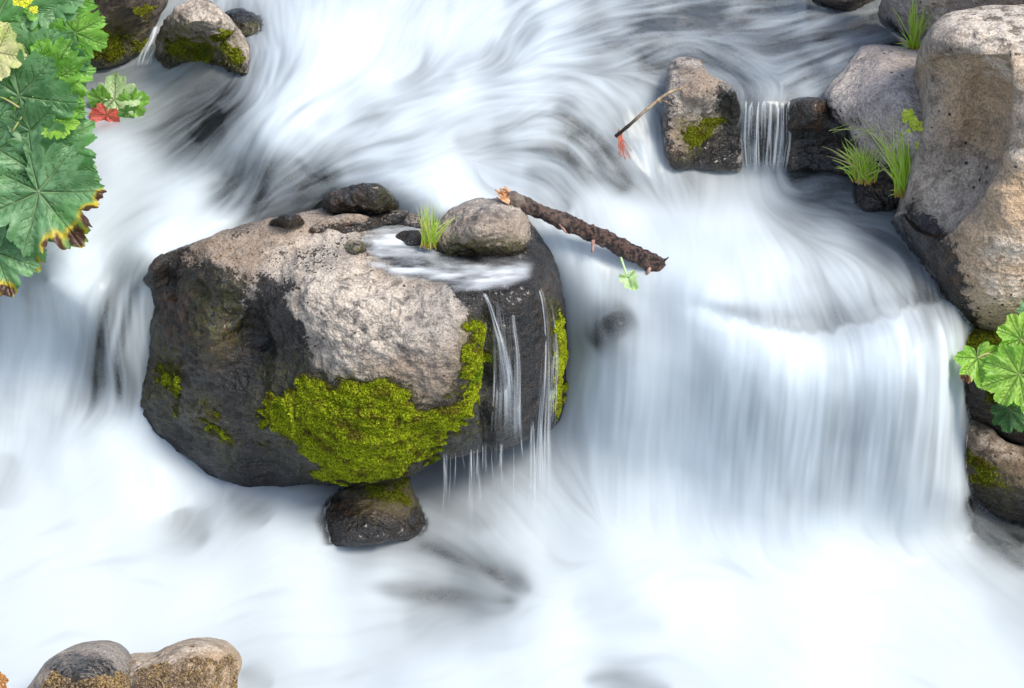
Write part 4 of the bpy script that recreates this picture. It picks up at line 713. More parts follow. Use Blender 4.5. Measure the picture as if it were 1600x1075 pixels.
thread([B_(834,430,.01), B_(847,470,.02), B_(853,530,.03), B_(852,600,.04), B_(848,680,.07), (846,800,wn(846,800)+.03)], [4,6,8,11,15,24], 'broader white trickle left of the narrow strip of moss', .85, (.1, .25), 3)
thread([B_(775,462,.004), B_(780,520,.016), B_(783,600,.022), B_(780,690,.03)], [12,16,20,26], 'faint wide veil of water wetting the dark face right of the green moss', .12, (.2, .3), 5, streak=.9, nu=60)
thread([B_(858,470,.012), B_(866,540,.02), B_(864,600,.03), (858,690,wn(858,690)+.03)], [5,7,9,14], 'faint thread of water along the narrow strip of moss', .35, (.2, .3), 6, streak=.8)
dr = random.Random(9)
DR = [(736,702,905,2.6,.8),(712,712,765,1.2,.6),(747,700,800,3.5,.5),(832,662,815,7,.6),(846,655,820,5,.6)]
for i in range(26):
    px = dr.uniform(690, 850) if i > 6 else dr.uniform(740, 800); top = float(np.interp(px, [690, 740, 800, 822, 850], [714, 704, 694, 680, 655])); DR.append((px, top, top + dr.uniform(25, 125), dr.uniform(.7, 2.6), dr.uniform(.2, .55)))
for i, (px, y0, y1, w_, fm) in enumerate(DR):
    n0 = bn(boulder, px, y0 - 8, -.004); k0 = (537.5 - y0) / FPX; yy = k0 * (DIST - n0) * SP - n0 * CP; dx = dr.uniform(-5, 5)
    t_ = thread([(px, y0 - 8, n0), (px + dx * .3, (y0 + y1) / 2, n_y((y0 + y1) / 2, yy - .01)), (px + dx, y1, n_y(y1, yy - .02))], [w_ * .5, w_, w_ * 1.6], None, fm, (.10, .6), 10 + i, name='drip', nu=10, nv=60)
    tag(t_, 'thin white drip falling from the lower right edge of the mossy boulder', 'drip', 'drips falling from the lower right edge of the mossy boulder')
# little waterfall between two rocks on the right, and the one at the upper left
def curtain(strands, label, group='waterfalls of the stream'):
    px0, py0 = strands[0][0][0][:2]
    e = empty('waterfall', at(px0, py0, strands[0][0][0][2]), label, 'waterfall', group)
    for i, (pts, wd, fm) in enumerate(strands):
        o = thread(pts, wd, None, fm, (.06, .15), 40 + i, name='strand', parent=None, streak=.6); under(o, e)
    return e
S_ = lambda px, py: (px, py, n_y(py, -.415))
curtain([([(1166+i*9.5, 157, n_y(157,-.40)), S_(1164+i*9.5+(i>3)*2, 170+random.uniform(0,14)), S_(1165+i*9+(i-3)*1.0, 220), S_(1166+i*8.2, 272)], [2,3.5+(i%2)*2,5,6.5], .40+.12*(i%3)) for i in range(8)],
 'small waterfall of pale strands pouring between the moss patched rock and the dark dripping ledge')
L_ = lambda px, py, d=.03: (px, py, wn(px, py) + d)
curtain([([L_(244,40), L_(236,60), L_(226,80), L_(218,104)], [4,6,8,8], .75), ([L_(238,50), L_(230,72), L_(220,90), L_(208,106)], [3,5,7,7], .6), ([L_(246,60), L_(240,76), L_(234,90), L_(230,104)], [3,4,5,6], .7)],
 'tiny waterfall slipping between the two mossy rocks at the upper left')


# ------------------------------------------------------------------ soft waterlines: the foam thins where rock lies close under it
from mathutils.bvhtree import BVHTree
def waterlines():
    V = []; F = []; off = 0
    for o in {R['o'].name: R['o'] for R in ROCKS.values()}.values():
        me = o.data; v = np.empty(len(me.vertices) * 3, np.float32); me.vertices.foreach_get('co', v); v = v.reshape(-1, 3)
        V += [tuple(p) for p in v.tolist()]; F += [tuple(i + off for i in p.vertices) for p in me.polygons]; off += len(v)
    bvh = BVHTree.FromPolygons(V, F)
    k = 3; sub_ = WV[::k, ::k]; D = np.ones(sub_.shape[:2], np.float32); dv = Vector((0, CP, -SP))
    for i in range(sub_.shape[0]):
        for j in range(sub_.shape[1]):
            p = Vector(sub_[i, j].tolist())
            if abs(p.x) > 1.9: continue
            h = bvh.ray_cast(p, dv, .09)
            if h[0] is not None: D[i, j] = 0 if h[1].dot(dv) > 0 else min(1, h[3] / .07)
    fy = np.clip(np.arange(NQ) / k, 0, D.shape[0] - 1.001); fx = np.clip(np.arange(NX) / k, 0, D.shape[1] - 1.001)
    iy, ix = fy.astype(int), fx.astype(int); ty, tx = (fy - iy)[:, None], (fx - ix)[None]
    return (D[iy][:, ix] * (1 - tx) + D[iy][:, ix + 1] * tx) * (1 - ty) + (D[iy + 1][:, ix] * (1 - tx) + D[iy + 1][:, ix + 1] * tx) * ty
DW = sstep(0.0, 1.0, waterlines() + .10 * S2 + .05)
foam_w = (foam * (.12 + .88 * DW)).ravel()
for o in [o for o in sc.objects if o.type == 'MESH' and o.data.materials and o.data.materials[0] == WATER]:
    m_ = {'water': ~(mR | mL)}.get(o.name); m_ = m_ if m_ is not None else (mR if o.name == 'waterfall' else mL)
    used = np.unique(Fc[m_]); o.data.attributes['foam'].data.foreach_set('value', foam_w[used].astype(np.float32))

# ------------------------------------------------------------------ plain tubes
def tube(P, R_, nu=14, cap=True, noise_=0, seed=0, nv=None):
    """P (n,3) centre line, R_ (n) radii -> verts, quads"""
    P = np.asarray(P, float); R_ = np.asarray(R_, float); T = np.gradient(P, axis=0); T /= np.linalg.norm(T, axis=1, keepdims=True) + 1e-12
    a = np.array([.13, .21, 1.0]); A = np.cross(T, a); A /= np.linalg.norm(A, axis=1, keepdims=True) + 1e-9; B = np.cross(T, A)
    th_ = np.linspace(0, 2 * np.pi, nu, endpoint=False); C_ = A[:, None] * np.cos(th_)[None, :, None] + B[:, None] * np.sin(th_)[None, :, None]
    V = P[:, None] + C_ * R_[:, None, None]
    if noise_: V = V + C_ * noise_ * (fbm(np.concatenate([V[..., :1] * 1.0, V[..., 1:]], -1), 30, 4, 300 + seed, True) + .5 * fbm(V, 90, 2, 310 + seed))[..., None]
    F = gridfaces(len(P), nu, True); n = len(P) * nu; V = np.concatenate([V.reshape(-1, 3), P[:1], P[-1:]]); j = np.arange(nu); j2 = (j + 1) % nu
    Tt = np.concatenate([np.stack([np.full(nu, n), j2, j], -1), np.stack([np.full(nu, n + 1), n - nu + j, n - nu + j2], -1)]); return V, F, Tt
def simple_mat(name, a, b, scale=30, rough=.7, attr_tip=None, spec=.3, bump=.4):
    t = NT(name); P = t.geo(); c = t.mix(t.ramp(t.noise(scale, 4, .65, P), .38, .62), a, b)
    if attr_tip: c = t.mix(t.attr('tip'), c, attr_tip)
    h = t.noise(scale * 5, 3, .6, P); s_ = t.bsdf(Base_Color=c, Roughness=rough, Specular_IOR_Level=spec, Normal=t.bump(h, bump, .008)); t.l(s_.outputs[0], t.out.inputs[0]); return t.m
BARK = simple_mat('wet pine bark', (.009, .007, .006), (.15, .085, .065), 75, .45, (.30, .24, .19), .5, 1.0)
WOOD = simple_mat('broken wood', (.45, .19, .07), (.62, .40, .24), 60, .7); TWIG = simple_mat('dry twig', (.42, .33, .22), (.18, .12, .07), 40, .6, (.02, .016, .014))
# the broken branch lying over the chute
pa = at(790, 306, n_z(306, 1.10)); pb_ = at(1040, 422, wn(1040, 422) - .040); NB = 260
tt = np.linspace(0, 1, NB)[:, None]; CL = pa * (1 - tt) + pb_ * tt; CL[:, 2] += .007 * np.sin(tt[:, 0] * np.pi) - .003 * np.sin(tt[:, 0] * 7); CL[:, 0] += .003 * np.sin(tt[:, 0] * 23)
e = empty('branch', pa, 'thick dark broken branch lying from the boulder top into the white water', 'branch')
Rr = np.interp(tt[:, 0], [0, .04, .1, .3, .36, .5, .72, .8, 1], [.015, .019, .018, .020, .024, .0215, .025, .023, .026])
V, F, T = tube(CL, Rr, 64, noise_=.0065, seed=1)
tipa = np.clip(np.repeat(sstep(.30, .0, tt[:, 0]) * .6, 64) + .9 * fbm(V[:-2], 25, 3, 320), 0, 1) * (np.repeat(sstep(.5, .1, tt[:, 0]), 64))
under(mk('bark', V, F, BARK, attrs={'tip': np.concatenate([tipa, [0, 0]])}, tris=T), e)
dirb = (pb_ - pa) / np.linalg.norm(pb_ - pa)
VV, FF, TT, off = [], [], [], 0
for i in range(26):                                     # splintered end
    r_ = rng.uniform(0, .024); a_ = rng.uniform(0, 6.28); o_ = np.array([0, math.cos(a_) * r_, math.sin(a_) * r_]); L_s = rng.uniform(.012, .045)
    p0 = pa + dirb * .012 + o_; P_ = np.array([p0, p0 - dirb * L_s * .6 + rng.normal(0, .002, 3), p0 - dirb * L_s + rng.normal(0, .004, 3) + np.array([0, 0, .006])])
    v, f, t_ = tube(P_, [.006, .004, .001], 5); VV.append(v); FF.append(f + off); TT.append(t_ + off); off += len(v)
under(mk('splintered_end', np.concatenate(VV), np.concatenate(FF), WOOD, tris=np.concatenate(TT), smooth=False), e)
for (t0, dx, dz, L_s, r_) in [(.33, .04, -.05, .020, .004), (.54, -.004, -.05, .026, .005), (.52, .01, .05, .008, .005), (.93, .04, .05, .048, .004), (.90, -.02, -.05, .012, .005), (.83, .01, .05, .004, .005)]:
    p0 = pa + (pb_ - pa) * t0 + np.array([0, -.02, 0]); d_ = np.array([dx, -.02, dz]); d_ /= np.linalg.norm(d_)
    P_ = np.array([p0, p0 + d_ * (.016 + L_s * .4), p0 + d_ * (.016 + L_s * .8), p0 + d_ * (.016 + L_s)]); v, f, t_ = tube(P_, [r_ * 1.3, r_, r_ * .7, r_ * .25], 8)
    under(mk('side_twig', v, f, BARK if dz > 0 else simple_mat('pink stub', (.30, .16, .13), (.42, .26, .21), 60), attrs={'tip': np.zeros(len(v))}, tris=t_), e)
# water washing over the end of the branch
# thin twig with red threads
tw = [(1075,134,1.235),(1062,139,1.24),(1045,145,1.235),(1030,155,1.22),(1012,170,1.20),(995,185,1.175),(978,200,1.15),(962,213,1.12)]
C_ = spline([(a, b, n_z(b, z)) for a, b, z in tw], 60); TP = at(C_[:, 0], C_[:, 1], C_[:, 2])
e = empty('twig', TP[0], 'thin pale twig with a dark tip leaning over the water from the moss patched rock', 'twig')
v, f, t_ = tube(TP, np.interp(np.linspace(0, 1, 60), [0, .4, 1], [.002, .0045, .0055]), 10, noise_=.0012)
tp_ = np.concatenate([np.repeat(sstep(.5, .85, np.linspace(0, 1, 60)), 10), [0, 1]]); under(mk('stem', v, f, TWIG, attrs={'tip': tp_}, tris=t_), e)
for i, (dx, dy) in enumerate([(10, 2), (-2, -9), (26, 11)]):
    j_ = [28, 56, 26][i]; p1 = at(C_[j_, 0] + dx, C_[j_, 1] + dy, C_[j_, 2]); v, f, t_ = tube(np.array([TP[j_], (TP[j_] + p1) / 2 + [0, 0, .006], p1]), [.003, .002, .0012], 6); under(mk('side_twig', v, f, TWIG, attrs={'tip': np.full(len(v), 0.)}, tris=t_), e)
RED = simple_mat('red rootlets', (.42, .10, .06), (.50, .17, .11), 50)
VV, FF, TT, off = [], [], [], 0
for i in range(15):
    a0 = 965 + rng.uniform(-2, 9); b0 = 203 + rng.uniform(0, 8); ex = 972 + rng.uniform(-6, 16); ey = rng.uniform(225, 252)
    q_ = spline([(a0, b0, n_z(208, 1.13)), (a0 * .5 + ex * .5 - 2, (b0 + ey) / 2, n_z(208, 1.13) - .0), (ex, ey, n_z(208, 1.13) - .01)], 12)
    v, f, t_ = tube(at(q_[:, 0], q_[:, 1], q_[:, 2]), np.linspace(.0022, .0009, 12), 5); VV.append(v); FF.append(f + off); TT.append(t_ + off); off += len(v)
tag(mk('rootlets', np.concatenate(VV), np.concatenate(FF), RED, tris=np.concatenate(TT)), 'tuft of thin red rootlets hanging from the dark tip of the twig', 'roots')

# ------------------------------------------------------------------ grass tufts
def blade_mat():
    t = NT('grass blades'); h = t.attr('h'); r = t.attr('rnd'); c = t.mix(t.ramp(h, .0, .22), (.38, .22, .03), (.34, .55, .03)); c = t.mix(t.math('MULTIPLY', t.ramp(h, .35, 1), .8), c, (.62, .76, .20)); c = t.mix(t.ramp(r, .72, .95), c, (.50, .44, .18))
    b = t.bsdf(Base_Color=c, Roughness=.5, Specular_IOR_Level=.4); tr = t.n("BsdfTranslucent"); t.l(c, tr.inputs[0]); m_ = t.n("MixShader"); m_.inputs[0].default_value = .4
    t.l(b.outputs[0], m_.inputs[1]); t.l(tr.outputs[0], m_.inputs[2]); t.l(m_.outputs[0], t.out.inputs[0]); return t.m
BLADE = blade_mat()
def tuft(px, py, n, tips, label, wd=.0024, base_r=.014, name='grass_tuft'):
    """tips: (px, py, how many, spread in px, droop)"""
    root = at(px, py, n); V, F, H, R_, off = [], [], [], [], 0
    for (tx, ty, cnt, spd, droop) in tips:
        for _ in range(int(cnt * 1.6)):
            lf = random.triangular(.55, 1.25, 1.08); ex, ey = px + (tx - px) * lf + random.gauss(0, spd * 1.3), py + (ty - py) * lf + random.gauss(0, spd); droop_ = droop + abs(random.gauss(0, .10)); tip = at(ex, ey, n + random.uniform(-.05, .06)); b0 = root + np.array([random.gauss(0, base_r), random.gauss(0, base_r * .6), random.uniform(-.004, .004)])
            up_ = np.array([0, 0, 1.0]); L = np.linalg.norm(tip - b0); mid = b0 * .55 + tip * .45 + up_ * L * droop_; K = 12; s_ = np.linspace(0, 1, K)[:, None]
            P_ = b0 * (1 - s_) ** 2 + 2 * s_ * (1 - s_) * mid + tip * s_ ** 2; T_ = np.gradient(P_, axis=0); sd_ = np.cross(T_, [random.uniform(-.4, .4), -CP, SP]); sd_ /= np.linalg.norm(sd_, axis=1, keepdims=True) + 1e-9
            w_ = wd * .72 * random.uniform(.5, 1.25) * (1 - s_ ** 2.2) + .0003; fold = np.cross(T_, sd_); fold /= np.linalg.norm(fold, axis=1, keepdims=True) + 1e-9
            g = np.stack([P_ - sd_ * w_, P_ + fold * w_ * .5, P_ + sd_ * w_], 1).reshape(-1, 3); V.append(g); F.append(gridfaces(K, 3) + off); off += len(g); H.append(np.repeat(s_[:, 0], 3)); R_.append(np.full(len(g), random.random()))
    o = mk(name, np.concatenate(V), np.concatenate(F), BLADE, attrs={'h': np.concatenate(H), 'rnd': np.concatenate(R_)}); tag(o, label, 'grass', 'grass tufts'); return o
tuft(670, 386, n_z(386, .985), [(664,325,10,4,.0), (676,325,8,5,.0), (655,345,7,5,.05), (690,350,8,5,.08), (706,340,2,3,.1), (672,355,16,7,.0), (648,325,2,3,0)], 'bright green grass tuft on top of the mossy boulder beside the rounded brown rock', .0020, .010)
tuft(1350, 284, n_z(284, .97), [(1318,222,6,5,.05), (1328,235,12,7,.05), (1338,228,10,7,.0), (1350,235,14,6,0), (1362,225,8,6,0), (1372,235,10,8,.02), (1292,236,2,3,.15), (1312,262,5,5,.2), (1375,265,5,5,.1), (1300,248,2,3,.18), (1400,250,3,5,.15)], 'grass tuft growing from the root covered clod at the water, left one of the pair', .0024, .016)
tuft(1413, 306, n_z(306, .98), [(1398,200,10,9,.0), (1408,190,12,8,.0), (1420,205,14,7,.0), (1385,215,8,8,.02), (1350,193,2,3,.12), (1400,235,12,8,0), (1426,250,6,6,0), (1388,303,3,4,.3), (1395,260,6,6,.05), (1365,200,3,6,.08)], 'taller grass tuft between the pale sloping rock and the tall brown boulder', .0026, .014)
tuft(1428, 78, n_z(78, 1.20), [(1422,-5,6,6,0), (1432,10,10,6,0), (1445,15,6,6,0), (1418,20,5,6,0), (1395,15,2,3,.02), (1455,0,3,4,.02), (1462,70,5,5,.2), (1405,70,4,5,.1), (1480,24,2,4,.12), (1430,45,12,5,0), (1396,42,2,3,.1)], 'grass tuft at the top right growing between the grey slab and the pale sloping rock', .0026, .008)
tuft(1406, 208, n_z(208, 1.11), [(1300,205,2,4,.10), (1330,196,2,4,.08), (1345,215,3,5,.08), (1320,226,1,2,.1), (1360,225,3,7,.05)], 'a few long thin arching pale blades hanging over the pale sloping rock', .0011, .02)

# ------------------------------------------------------------------ leaves
def leaf_mat(name, green, bright, edge=True):
    t = NT(name); P = t.geo(); ve = t.attr('vein'); br = t.attr('burn'); ye = t.attr('yellow'); n = t.noise(14, 4, .6, P); f = t.noise(120, 3, .6, P)
    tc = t.n("ObjectInfo"); c = t.mix(t.ramp(n, .35, .65), green, bright); c = t.mix(t.ramp(t.noise(4, 2, .5, P), .45, .65, 0, .5), c, (.10, .30, .04)) if green[0] < .1 else c; c = t.mix(t.math('MULTIPLY', t.ramp(f, .4, .65), .35), c, tuple(min(1, v * 1.7) for v in green))
    c = t.mix(t.math('MULTIPLY', ve, .38), c, (.36, .48, .24)); c = t.mix(ye, c, (.62, .45, .02)); c = t.mix(br, c, (.07, .028, .012))
    h = t.math('SUBTRACT', t.math('MULTIPLY', f, .3), t.math('MULTIPLY', ve, .8))
    b = t.bsdf(Base_Color=c, Roughness=t.math('ADD', t.math('MULTIPLY', f, .35), .22), Specular_IOR_Level=.6, Normal=t.bump(h, .9, .008)); tr = t.n("BsdfTranslucent"); t.l(t.mix(1.0, c, (1.2, 1.5, .5), 'MULTIPLY'), tr.inputs[0]); m_ = t.n("MixShader"); m_.inputs[0].default_value = .3
    t.l(b.outputs[0], m_.inputs[1]); t.l(tr.outputs[0], m_.inputs[2]); t.l(m_.outputs[0], t.out.inputs[0]); return t.m
LG = leaf_mat('blue green leaf', (.075, .19, .07), (.18, .34, .16)); LB = leaf_mat('fresh green leaf', (.10, .26, .03), (.22, .44, .06)); LD = leaf_mat('shade painted leaf', (.035, .11, .03), (.08, .20, .05)); LY = leaf_mat('lime leaf', (.17, .36, .04), (.33, .52, .08)); LYS = leaf_mat('sprig leaf', (.42, .50, .03), (.62, .66, .10)); LP = leaf_mat('pale yellow leaf', (.45, .50, .16), (.62, .55, .30))
def leaf(px, py, n, R_, tip, tilt, mat, parent, lobes=7, depth=.30, teeth=.05, cup=.18, yaw=0, burn=None, curl=.25, round_=False, stem_to=None, label=None):
    """a palmate leaf; (px, py) is where its stalk joins, R_ its reach in px, tip the picture angle its middle lobe points to (0 = right, 90 = up)"""
    K, M = 26, 260; Rm = R_ * (DIST - n) / FPX; ph = np.linspace(-math.pi, math.pi, M, endpoint=False)
    spanw = 1 - .52 * sstep(2.2, 3.14, np.abs(ph)) ** 1.0; lob = np.abs(np.cos(ph * lobes / 2)) ** (.55 if not round_ else .45)
    R0 = (1 - depth + depth * lob) * spanw * (1 + .16 * np.cos(ph)); tooth = np.abs(((ph * lobes * (3.0 if not round_ else 1.5) / (2 * math.pi)) % 1) - .5) * 2
    R0 = R0 * (1 + teeth * (tooth - .5) * 2 + rng.normal(0, .022, M)); R0 *= sstep(3.14, 2.95, np.abs(ph)) * .85 + .15
    r = np.linspace(0, 1, K)[1:, None] ** .8; X = r * R0 * np.cos(ph); Y = r * R0 * np.sin(ph); rr = np.sqrt(X ** 2 + Y ** 2)
    sd_ = rng.integers(0, 999); Z = cup * rr ** 2 * (1 if curl > 0 else -1) - .10 * rr ** 3.0 * 2 * abs(curl) + .07 * rr * np.cos(ph * lobes) * -1
    Z = Z + .06 * fbm(np.stack([X * 2.5, Y * 2.5, 0 * X + sd_], -1), 1, 3, 400) * rr + .035 * rr ** 3 * np.cos(ph * lobes * 3 + 1) + .022 * fbm(np.stack([X * 9, Y * 9, 0 * X + sd_], -1), 1, 3, 420) + .05 * np.sign(curl) * rr ** 2 * np.abs(np.sin(ph * lobes / 2)) - .10 * rr ** 2 * fbm(np.stack([X * 1.6, Y * 1.6, 0 * X + sd_ + 9], -1), 1, 2, 425)
    Z = Z - .28 * curl * sstep(.35, 1.15, X) * rr
    va = np.zeros(X.shape)
    for k in range(lobes):
        a_ = (k - (lobes - 1) / 2) * 2 * math.pi / lobes
        if abs(a_) > 2.9: continue
        u_ = X * math.cos(a_) + Y * math.sin(a_); v_ = -X * math.sin(a_) + Y * math.cos(a_); va = np.maximum(va, np.exp(-(v_ / (.022 * (1.2 - np.clip(u_, 0, 1)))) ** 2) * (u_ > 0))
        for sg in (1, -1):                                   # side veins
            for u0 in (.25, .42, .58, .72, .85):
                w_ = u_ - u0 - np.abs(v_) * 1.0; va = np.maximum(va, .55 * np.exp(-(w_ / .013) ** 2) * (sg * v_ > 0) * (np.abs(v_) < .16) * (u_ > 0))
    bu = np.zeros(X.shape); ye = np.zeros(X.shape)
    if burn:
        for (bx_, by_, br_) in burn:
            dd = np.sqrt((X - bx_) ** 2 + (Y - by_) ** 2) + .12 * fbm(np.stack([X * 6, Y * 6, 0 * X + sd_], -1), 1, 3, 410); pt = fbm(np.stack([X * 3.5, Y * 3.5, 0 * X + sd_ + 5], -1), 1, 2, 430); ye = np.maximum(ye, sstep(br_ * 1.45, br_, dd) * sstep(-.35, .25, pt)); bu = np.maximum(bu, sstep(br_ * 1.05, br_ * .85, dd))
    ta = rad(tip); tx = X * math.cos(ta) - Y * math.sin(ta); tq = X * math.sin(ta) + Y * math.cos(ta)
    # tilt about the horizontal (positive shows the upper side rising away), yaw about the vertical
    tl = rad(tilt); yw = rad(yaw); zz = Z; q2 = tq * math.cos(tl) - zz * math.sin(tl); n2 = tq * math.sin(tl) * -1 + zz * math.cos(tl); x2 = tx * math.cos(yw) + n2 * math.sin(yw); n2 = -tx * math.sin(yw) + n2 * math.cos(yw)
    x0, q0, _ = survey_n(px, py, n); V = world(x0 + x2 * Rm, q0 + q2 * Rm, n + n2 * Rm).reshape(-1, 3); c0 = world(x0, q0, n)
    V = np.concatenate([V, c0[None]]); nv = len(V) - 1; j = np.arange(M); j2 = (j + 1) % M; T = np.stack([np.full(M, nv), j, j2], -1)
    z1 = lambda a: np.concatenate([a.ravel(), [a[0].mean()]])
    o = mk('leaf', V, gridfaces(K - 1, M, True)[:, ::-1], mat, attrs={'vein': z1(va), 'burn': z1(bu), 'yellow': z1(ye)}, tris=T); under(o, parent)
    if label: o['label'] = label
    if stem_to is not None:
        s0 = np.array(c0); s1 = at(*stem_to); m_ = (s0 + s1) / 2 + np.array([0, 0, .02]); s_ = np.linspace(0, 1, 14)[:, None]; v, f, t_ = tube(s0 * (1 - s_) ** 2 + 2 * s_ * (1 - s_) * m_ + s1 * s_ ** 2, np.linspace(.003, .005, 14), 7); under(mk('stalk', v, f, STALK, tris=t_), parent)
    return o
STALK = simple_mat('leaf stalk', (.28, .36, .10), (.40, .34, .16), 20, .5)
N0 = 1.55
e = empty('broadleaf_plant', at(-60, 260, 1.0), 'big clump of broad toothed green leaves hanging over the water at the left edge', 'plant', 'leafy plants')
rnd_ = random.Random(4)
for i in range(16):                                       # leaves deep in the clump, their shade painted as darker green
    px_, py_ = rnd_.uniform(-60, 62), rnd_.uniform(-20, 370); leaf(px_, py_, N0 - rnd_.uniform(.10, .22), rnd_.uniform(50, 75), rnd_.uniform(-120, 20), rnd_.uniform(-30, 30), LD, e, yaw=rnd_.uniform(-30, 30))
LL = [(-12,40,N0-.02,110,10,-12,LG,10),(60,110,N0,70,-35,-20,LG,12),(30,150,N0+.03,88,-62,-25,LG,-8),(96,20,N0-.06,58,-75,-15,LB,25),(118,52,N0-.05,50,-70,-25,LB,30),(62,-8,N0-.05,60,-10,10,LG,0),(88,92,N0-.01,52,-60,-20,LG,-15),
 (80,118,N0+.02,58,10,-10,LB,15),(62,140,N0+.01,62,-20,-20,LB,10),(20,205,N0-.01,60,-80,-30,LG,10),(60,165,N0-.02,60,-40,-30,LG,0),(95,172,N0,34,-5,-10,LB,20),(-5,235,N0,62,-20,0,LG,0),(48,205,N0+.02,66,-68,-35,LG,-20),(86,190,N0+.03,34,-5,40,LY,0),
 (52,268,N0+.02,92,-58,-12,LG,8),(70,232,N0-.01,74,30,10,LG,10),(8,262,N0-.05,70,-80,-20,LB,0),(-18,330,N0-.01,80,-50,-20,LG,0),(10,345,N0+.01,82,-62,-20,LG,10),(-8,395,N0,64,-70,-10,LG,0)]
for i, (px, py, n, R_, tip, tilt, m, yaw) in enumerate(LL):
    burn = [(1.0,-.1,.20),(.80,.55,.18),(.95,.25,.16)] if i == 15 else ([(1.0,-.1,.2)] if i in (19, 20) else None)
    leaf(px, py, n, R_, tip, tilt, m, e, yaw=yaw, burn=burn)
leaf(60, 300, N0 + .05, 92, -52, -10, LG, e, lobes=7, yaw=5, burn=[(.95,.45,.22),(1.0,.0,.20),(.98,-.4,.24),(.75,.8,.16)], stem_to=(100,272,N0-.02), label='leaf with a yellow and brown scorched edge')
leaf(-6, 82, N0 + .08, 42, -10, 0, LP, e, lobes=5, yaw=0, label='pale yellow and pink leaf'); leaf(98, 140, N0 - .03, 26, -5, 10, LP, e, lobes=5)
leaf(-2, 62, N0 + .06, 26, 60, 0, LP, e, lobes=5)
fl = leaf_mat('yellow flower', (.7, .62, .02), (.8, .75, .05))
for (a, b) in [(40, 5), (52, 16), (28, 2), (45, -2)]:
    o = leaf(a, b, N0 + .09, 8, random.uniform(0, 360), 20, fl, e, lobes=5, depth=.5); o.name = 'flower'
for (a, b, c, d) in [(62,190,10,168),(30,168,-40,150),(20,205,70,160),(40,352,-30,330)]:
    s0 = at(a, b, N0 + .03); s1 = at(c, d, N0 - .02); s_ = np.linspace(0, 1, 12)[:, None]; v, f, t_ = tube(s0 * (1 - s_) + s1 * s_ + np.array([0, 0, .02]) * np.sin(s_ * 3.14), np.full(12, .003), 6); under(mk('stalk', v, f, STALK, tris=t_), e)
NR = n_y(560, -1.32)
e = empty('broadleaf_plant', at(1600, 600, NR - .1), 'fresh lime green rounded leaves growing from the mossy bank at the right edge', 'plant', 'leafy plants')
leaf(1527, 560, NR, 40, -80, 0, LY, e, lobes=7, round_=True, depth=.34, teeth=.02, burn=[(.75,-.75,.26)], yaw=10, stem_to=(1556, 555, NR - .02), label='small leaf with a yellow and brown edge')
leaf(1592, 585, NR + .03, 50, 200, -10, LY, e, lobes=9, round_=True, depth=.22, teeth=.03, yaw=-10, stem_to=(1640, 640, NR - .1)); leaf(1595, 530, NR, 38, 120, 0, LY, e, lobes=9, round_=True, depth=.24, teeth=.02, yaw=10, stem_to=(1650, 600, NR - .1)); leaf(1612, 600, NR + .0, 44, -60, 0, LB, e, lobes=9, round_=True, depth=.22, teeth=.03)
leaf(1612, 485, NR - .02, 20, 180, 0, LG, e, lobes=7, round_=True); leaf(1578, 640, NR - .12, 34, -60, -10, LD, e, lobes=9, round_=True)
NS = n_z(215, 1.16)
e = empty('sprig', at(1438, 225, NS), 'sprig of tiny yellow green leaves against the left side of the tall brown boulder', 'plant', 'leafy plants')
sp_ = spline([(1438,225,NS),(1434,205,NS+.01),(1424,190,NS+.02),(1418,180,NS+.02)], 16); v, f, t_ = tube(at(sp_[:, 0], sp_[:, 1], sp_[:, 2]), np.linspace(.003, .0015, 16), 6); under(mk('stem', v, f, STALK, tris=t_), e)
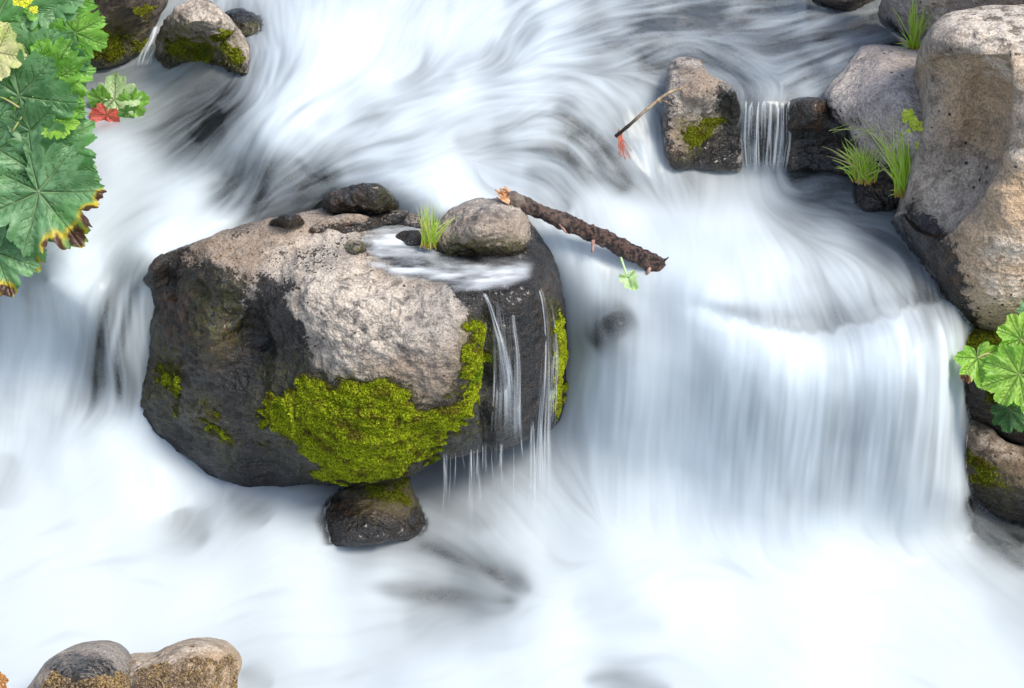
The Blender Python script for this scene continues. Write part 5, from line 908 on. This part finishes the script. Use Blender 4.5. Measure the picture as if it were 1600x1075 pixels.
for i in range(30):
    t0 = rnd_.random(); q_ = sp_[int(t0 * 15)]; leaf(q_[0] + rnd_.uniform(-10, 13), q_[1] + rnd_.uniform(-9, 9), q_[2] + rnd_.uniform(0.01, .05), rnd_.uniform(4, 6.5), rnd_.uniform(0, 360), rnd_.uniform(-30, 30), LYS, e, lobes=3, depth=.3)
leaf(1445, 170, NS - .02, 9, 90, 0, LY, e, lobes=5); leaf(1447, 176, NS - .02, 8, 200, 0, LY, e, lobes=5)
# leaf swirling in the side pool, one green strand in the fall
nl = wn(180, 168) + .026
tag(empty('leaf_clump', at(180, 168, nl), 'x', 'x'), 'green and red leaves trailing in the side pool by the big leafy plant', 'leaf'); e = sc.objects['leaf_clump']
RL = leaf_mat('red leaf', (.50, .06, .05), (.62, .14, .10)); PG = leaf_mat('water bleached leaf', (.35, .50, .22), (.55, .66, .38))
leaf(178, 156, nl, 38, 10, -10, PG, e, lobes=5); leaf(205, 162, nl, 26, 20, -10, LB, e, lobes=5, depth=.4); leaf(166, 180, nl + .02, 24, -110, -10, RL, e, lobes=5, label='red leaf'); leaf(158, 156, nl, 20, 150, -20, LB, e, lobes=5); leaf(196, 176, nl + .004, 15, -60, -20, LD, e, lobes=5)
nl = n_y(440, -1.17)
e = empty('leaf_strand', at(972, 405, nl), 'pale green strand with a small leaf hanging below the broken branch', 'plant', 'leafy plants')
q_ = spline([(970,402,nl),(976,420,nl+.01),(982,436,nl+.01)], 14); v, f, t_ = tube(at(q_[:, 0], q_[:, 1], q_[:, 2]), np.full(14, .0035), 7); under(mk('stalk', v, f, leaf_mat('pale stalk', (.50, .65, .35), (.6, .7, .45)), attrs={}, tris=t_), e)
leaf(982, 434, nl + .015, 16, -72, 0, PG, e, lobes=3, depth=.45, teeth=.08); leaf(988, 444, nl + .01, 10, -50, 0, PG, e, lobes=3, depth=.4)
# rusty plant tip in the lower left corner
nl = n_z(1060, .35)
e = empty('rusty_plant', at(-10, 1075, nl), 'tip of a rusty orange plant in the lower left corner', 'plant', 'leafy plants'); RU = leaf_mat('rusty leaf', (.50, .19, .05), (.62, .34, .14))
for i in range(7): leaf(-5 + rnd_.uniform(-6, 10), 1052 + i * 4, nl, rnd_.uniform(5, 9), rnd_.uniform(-60, 90), 0, RU, e, lobes=5)
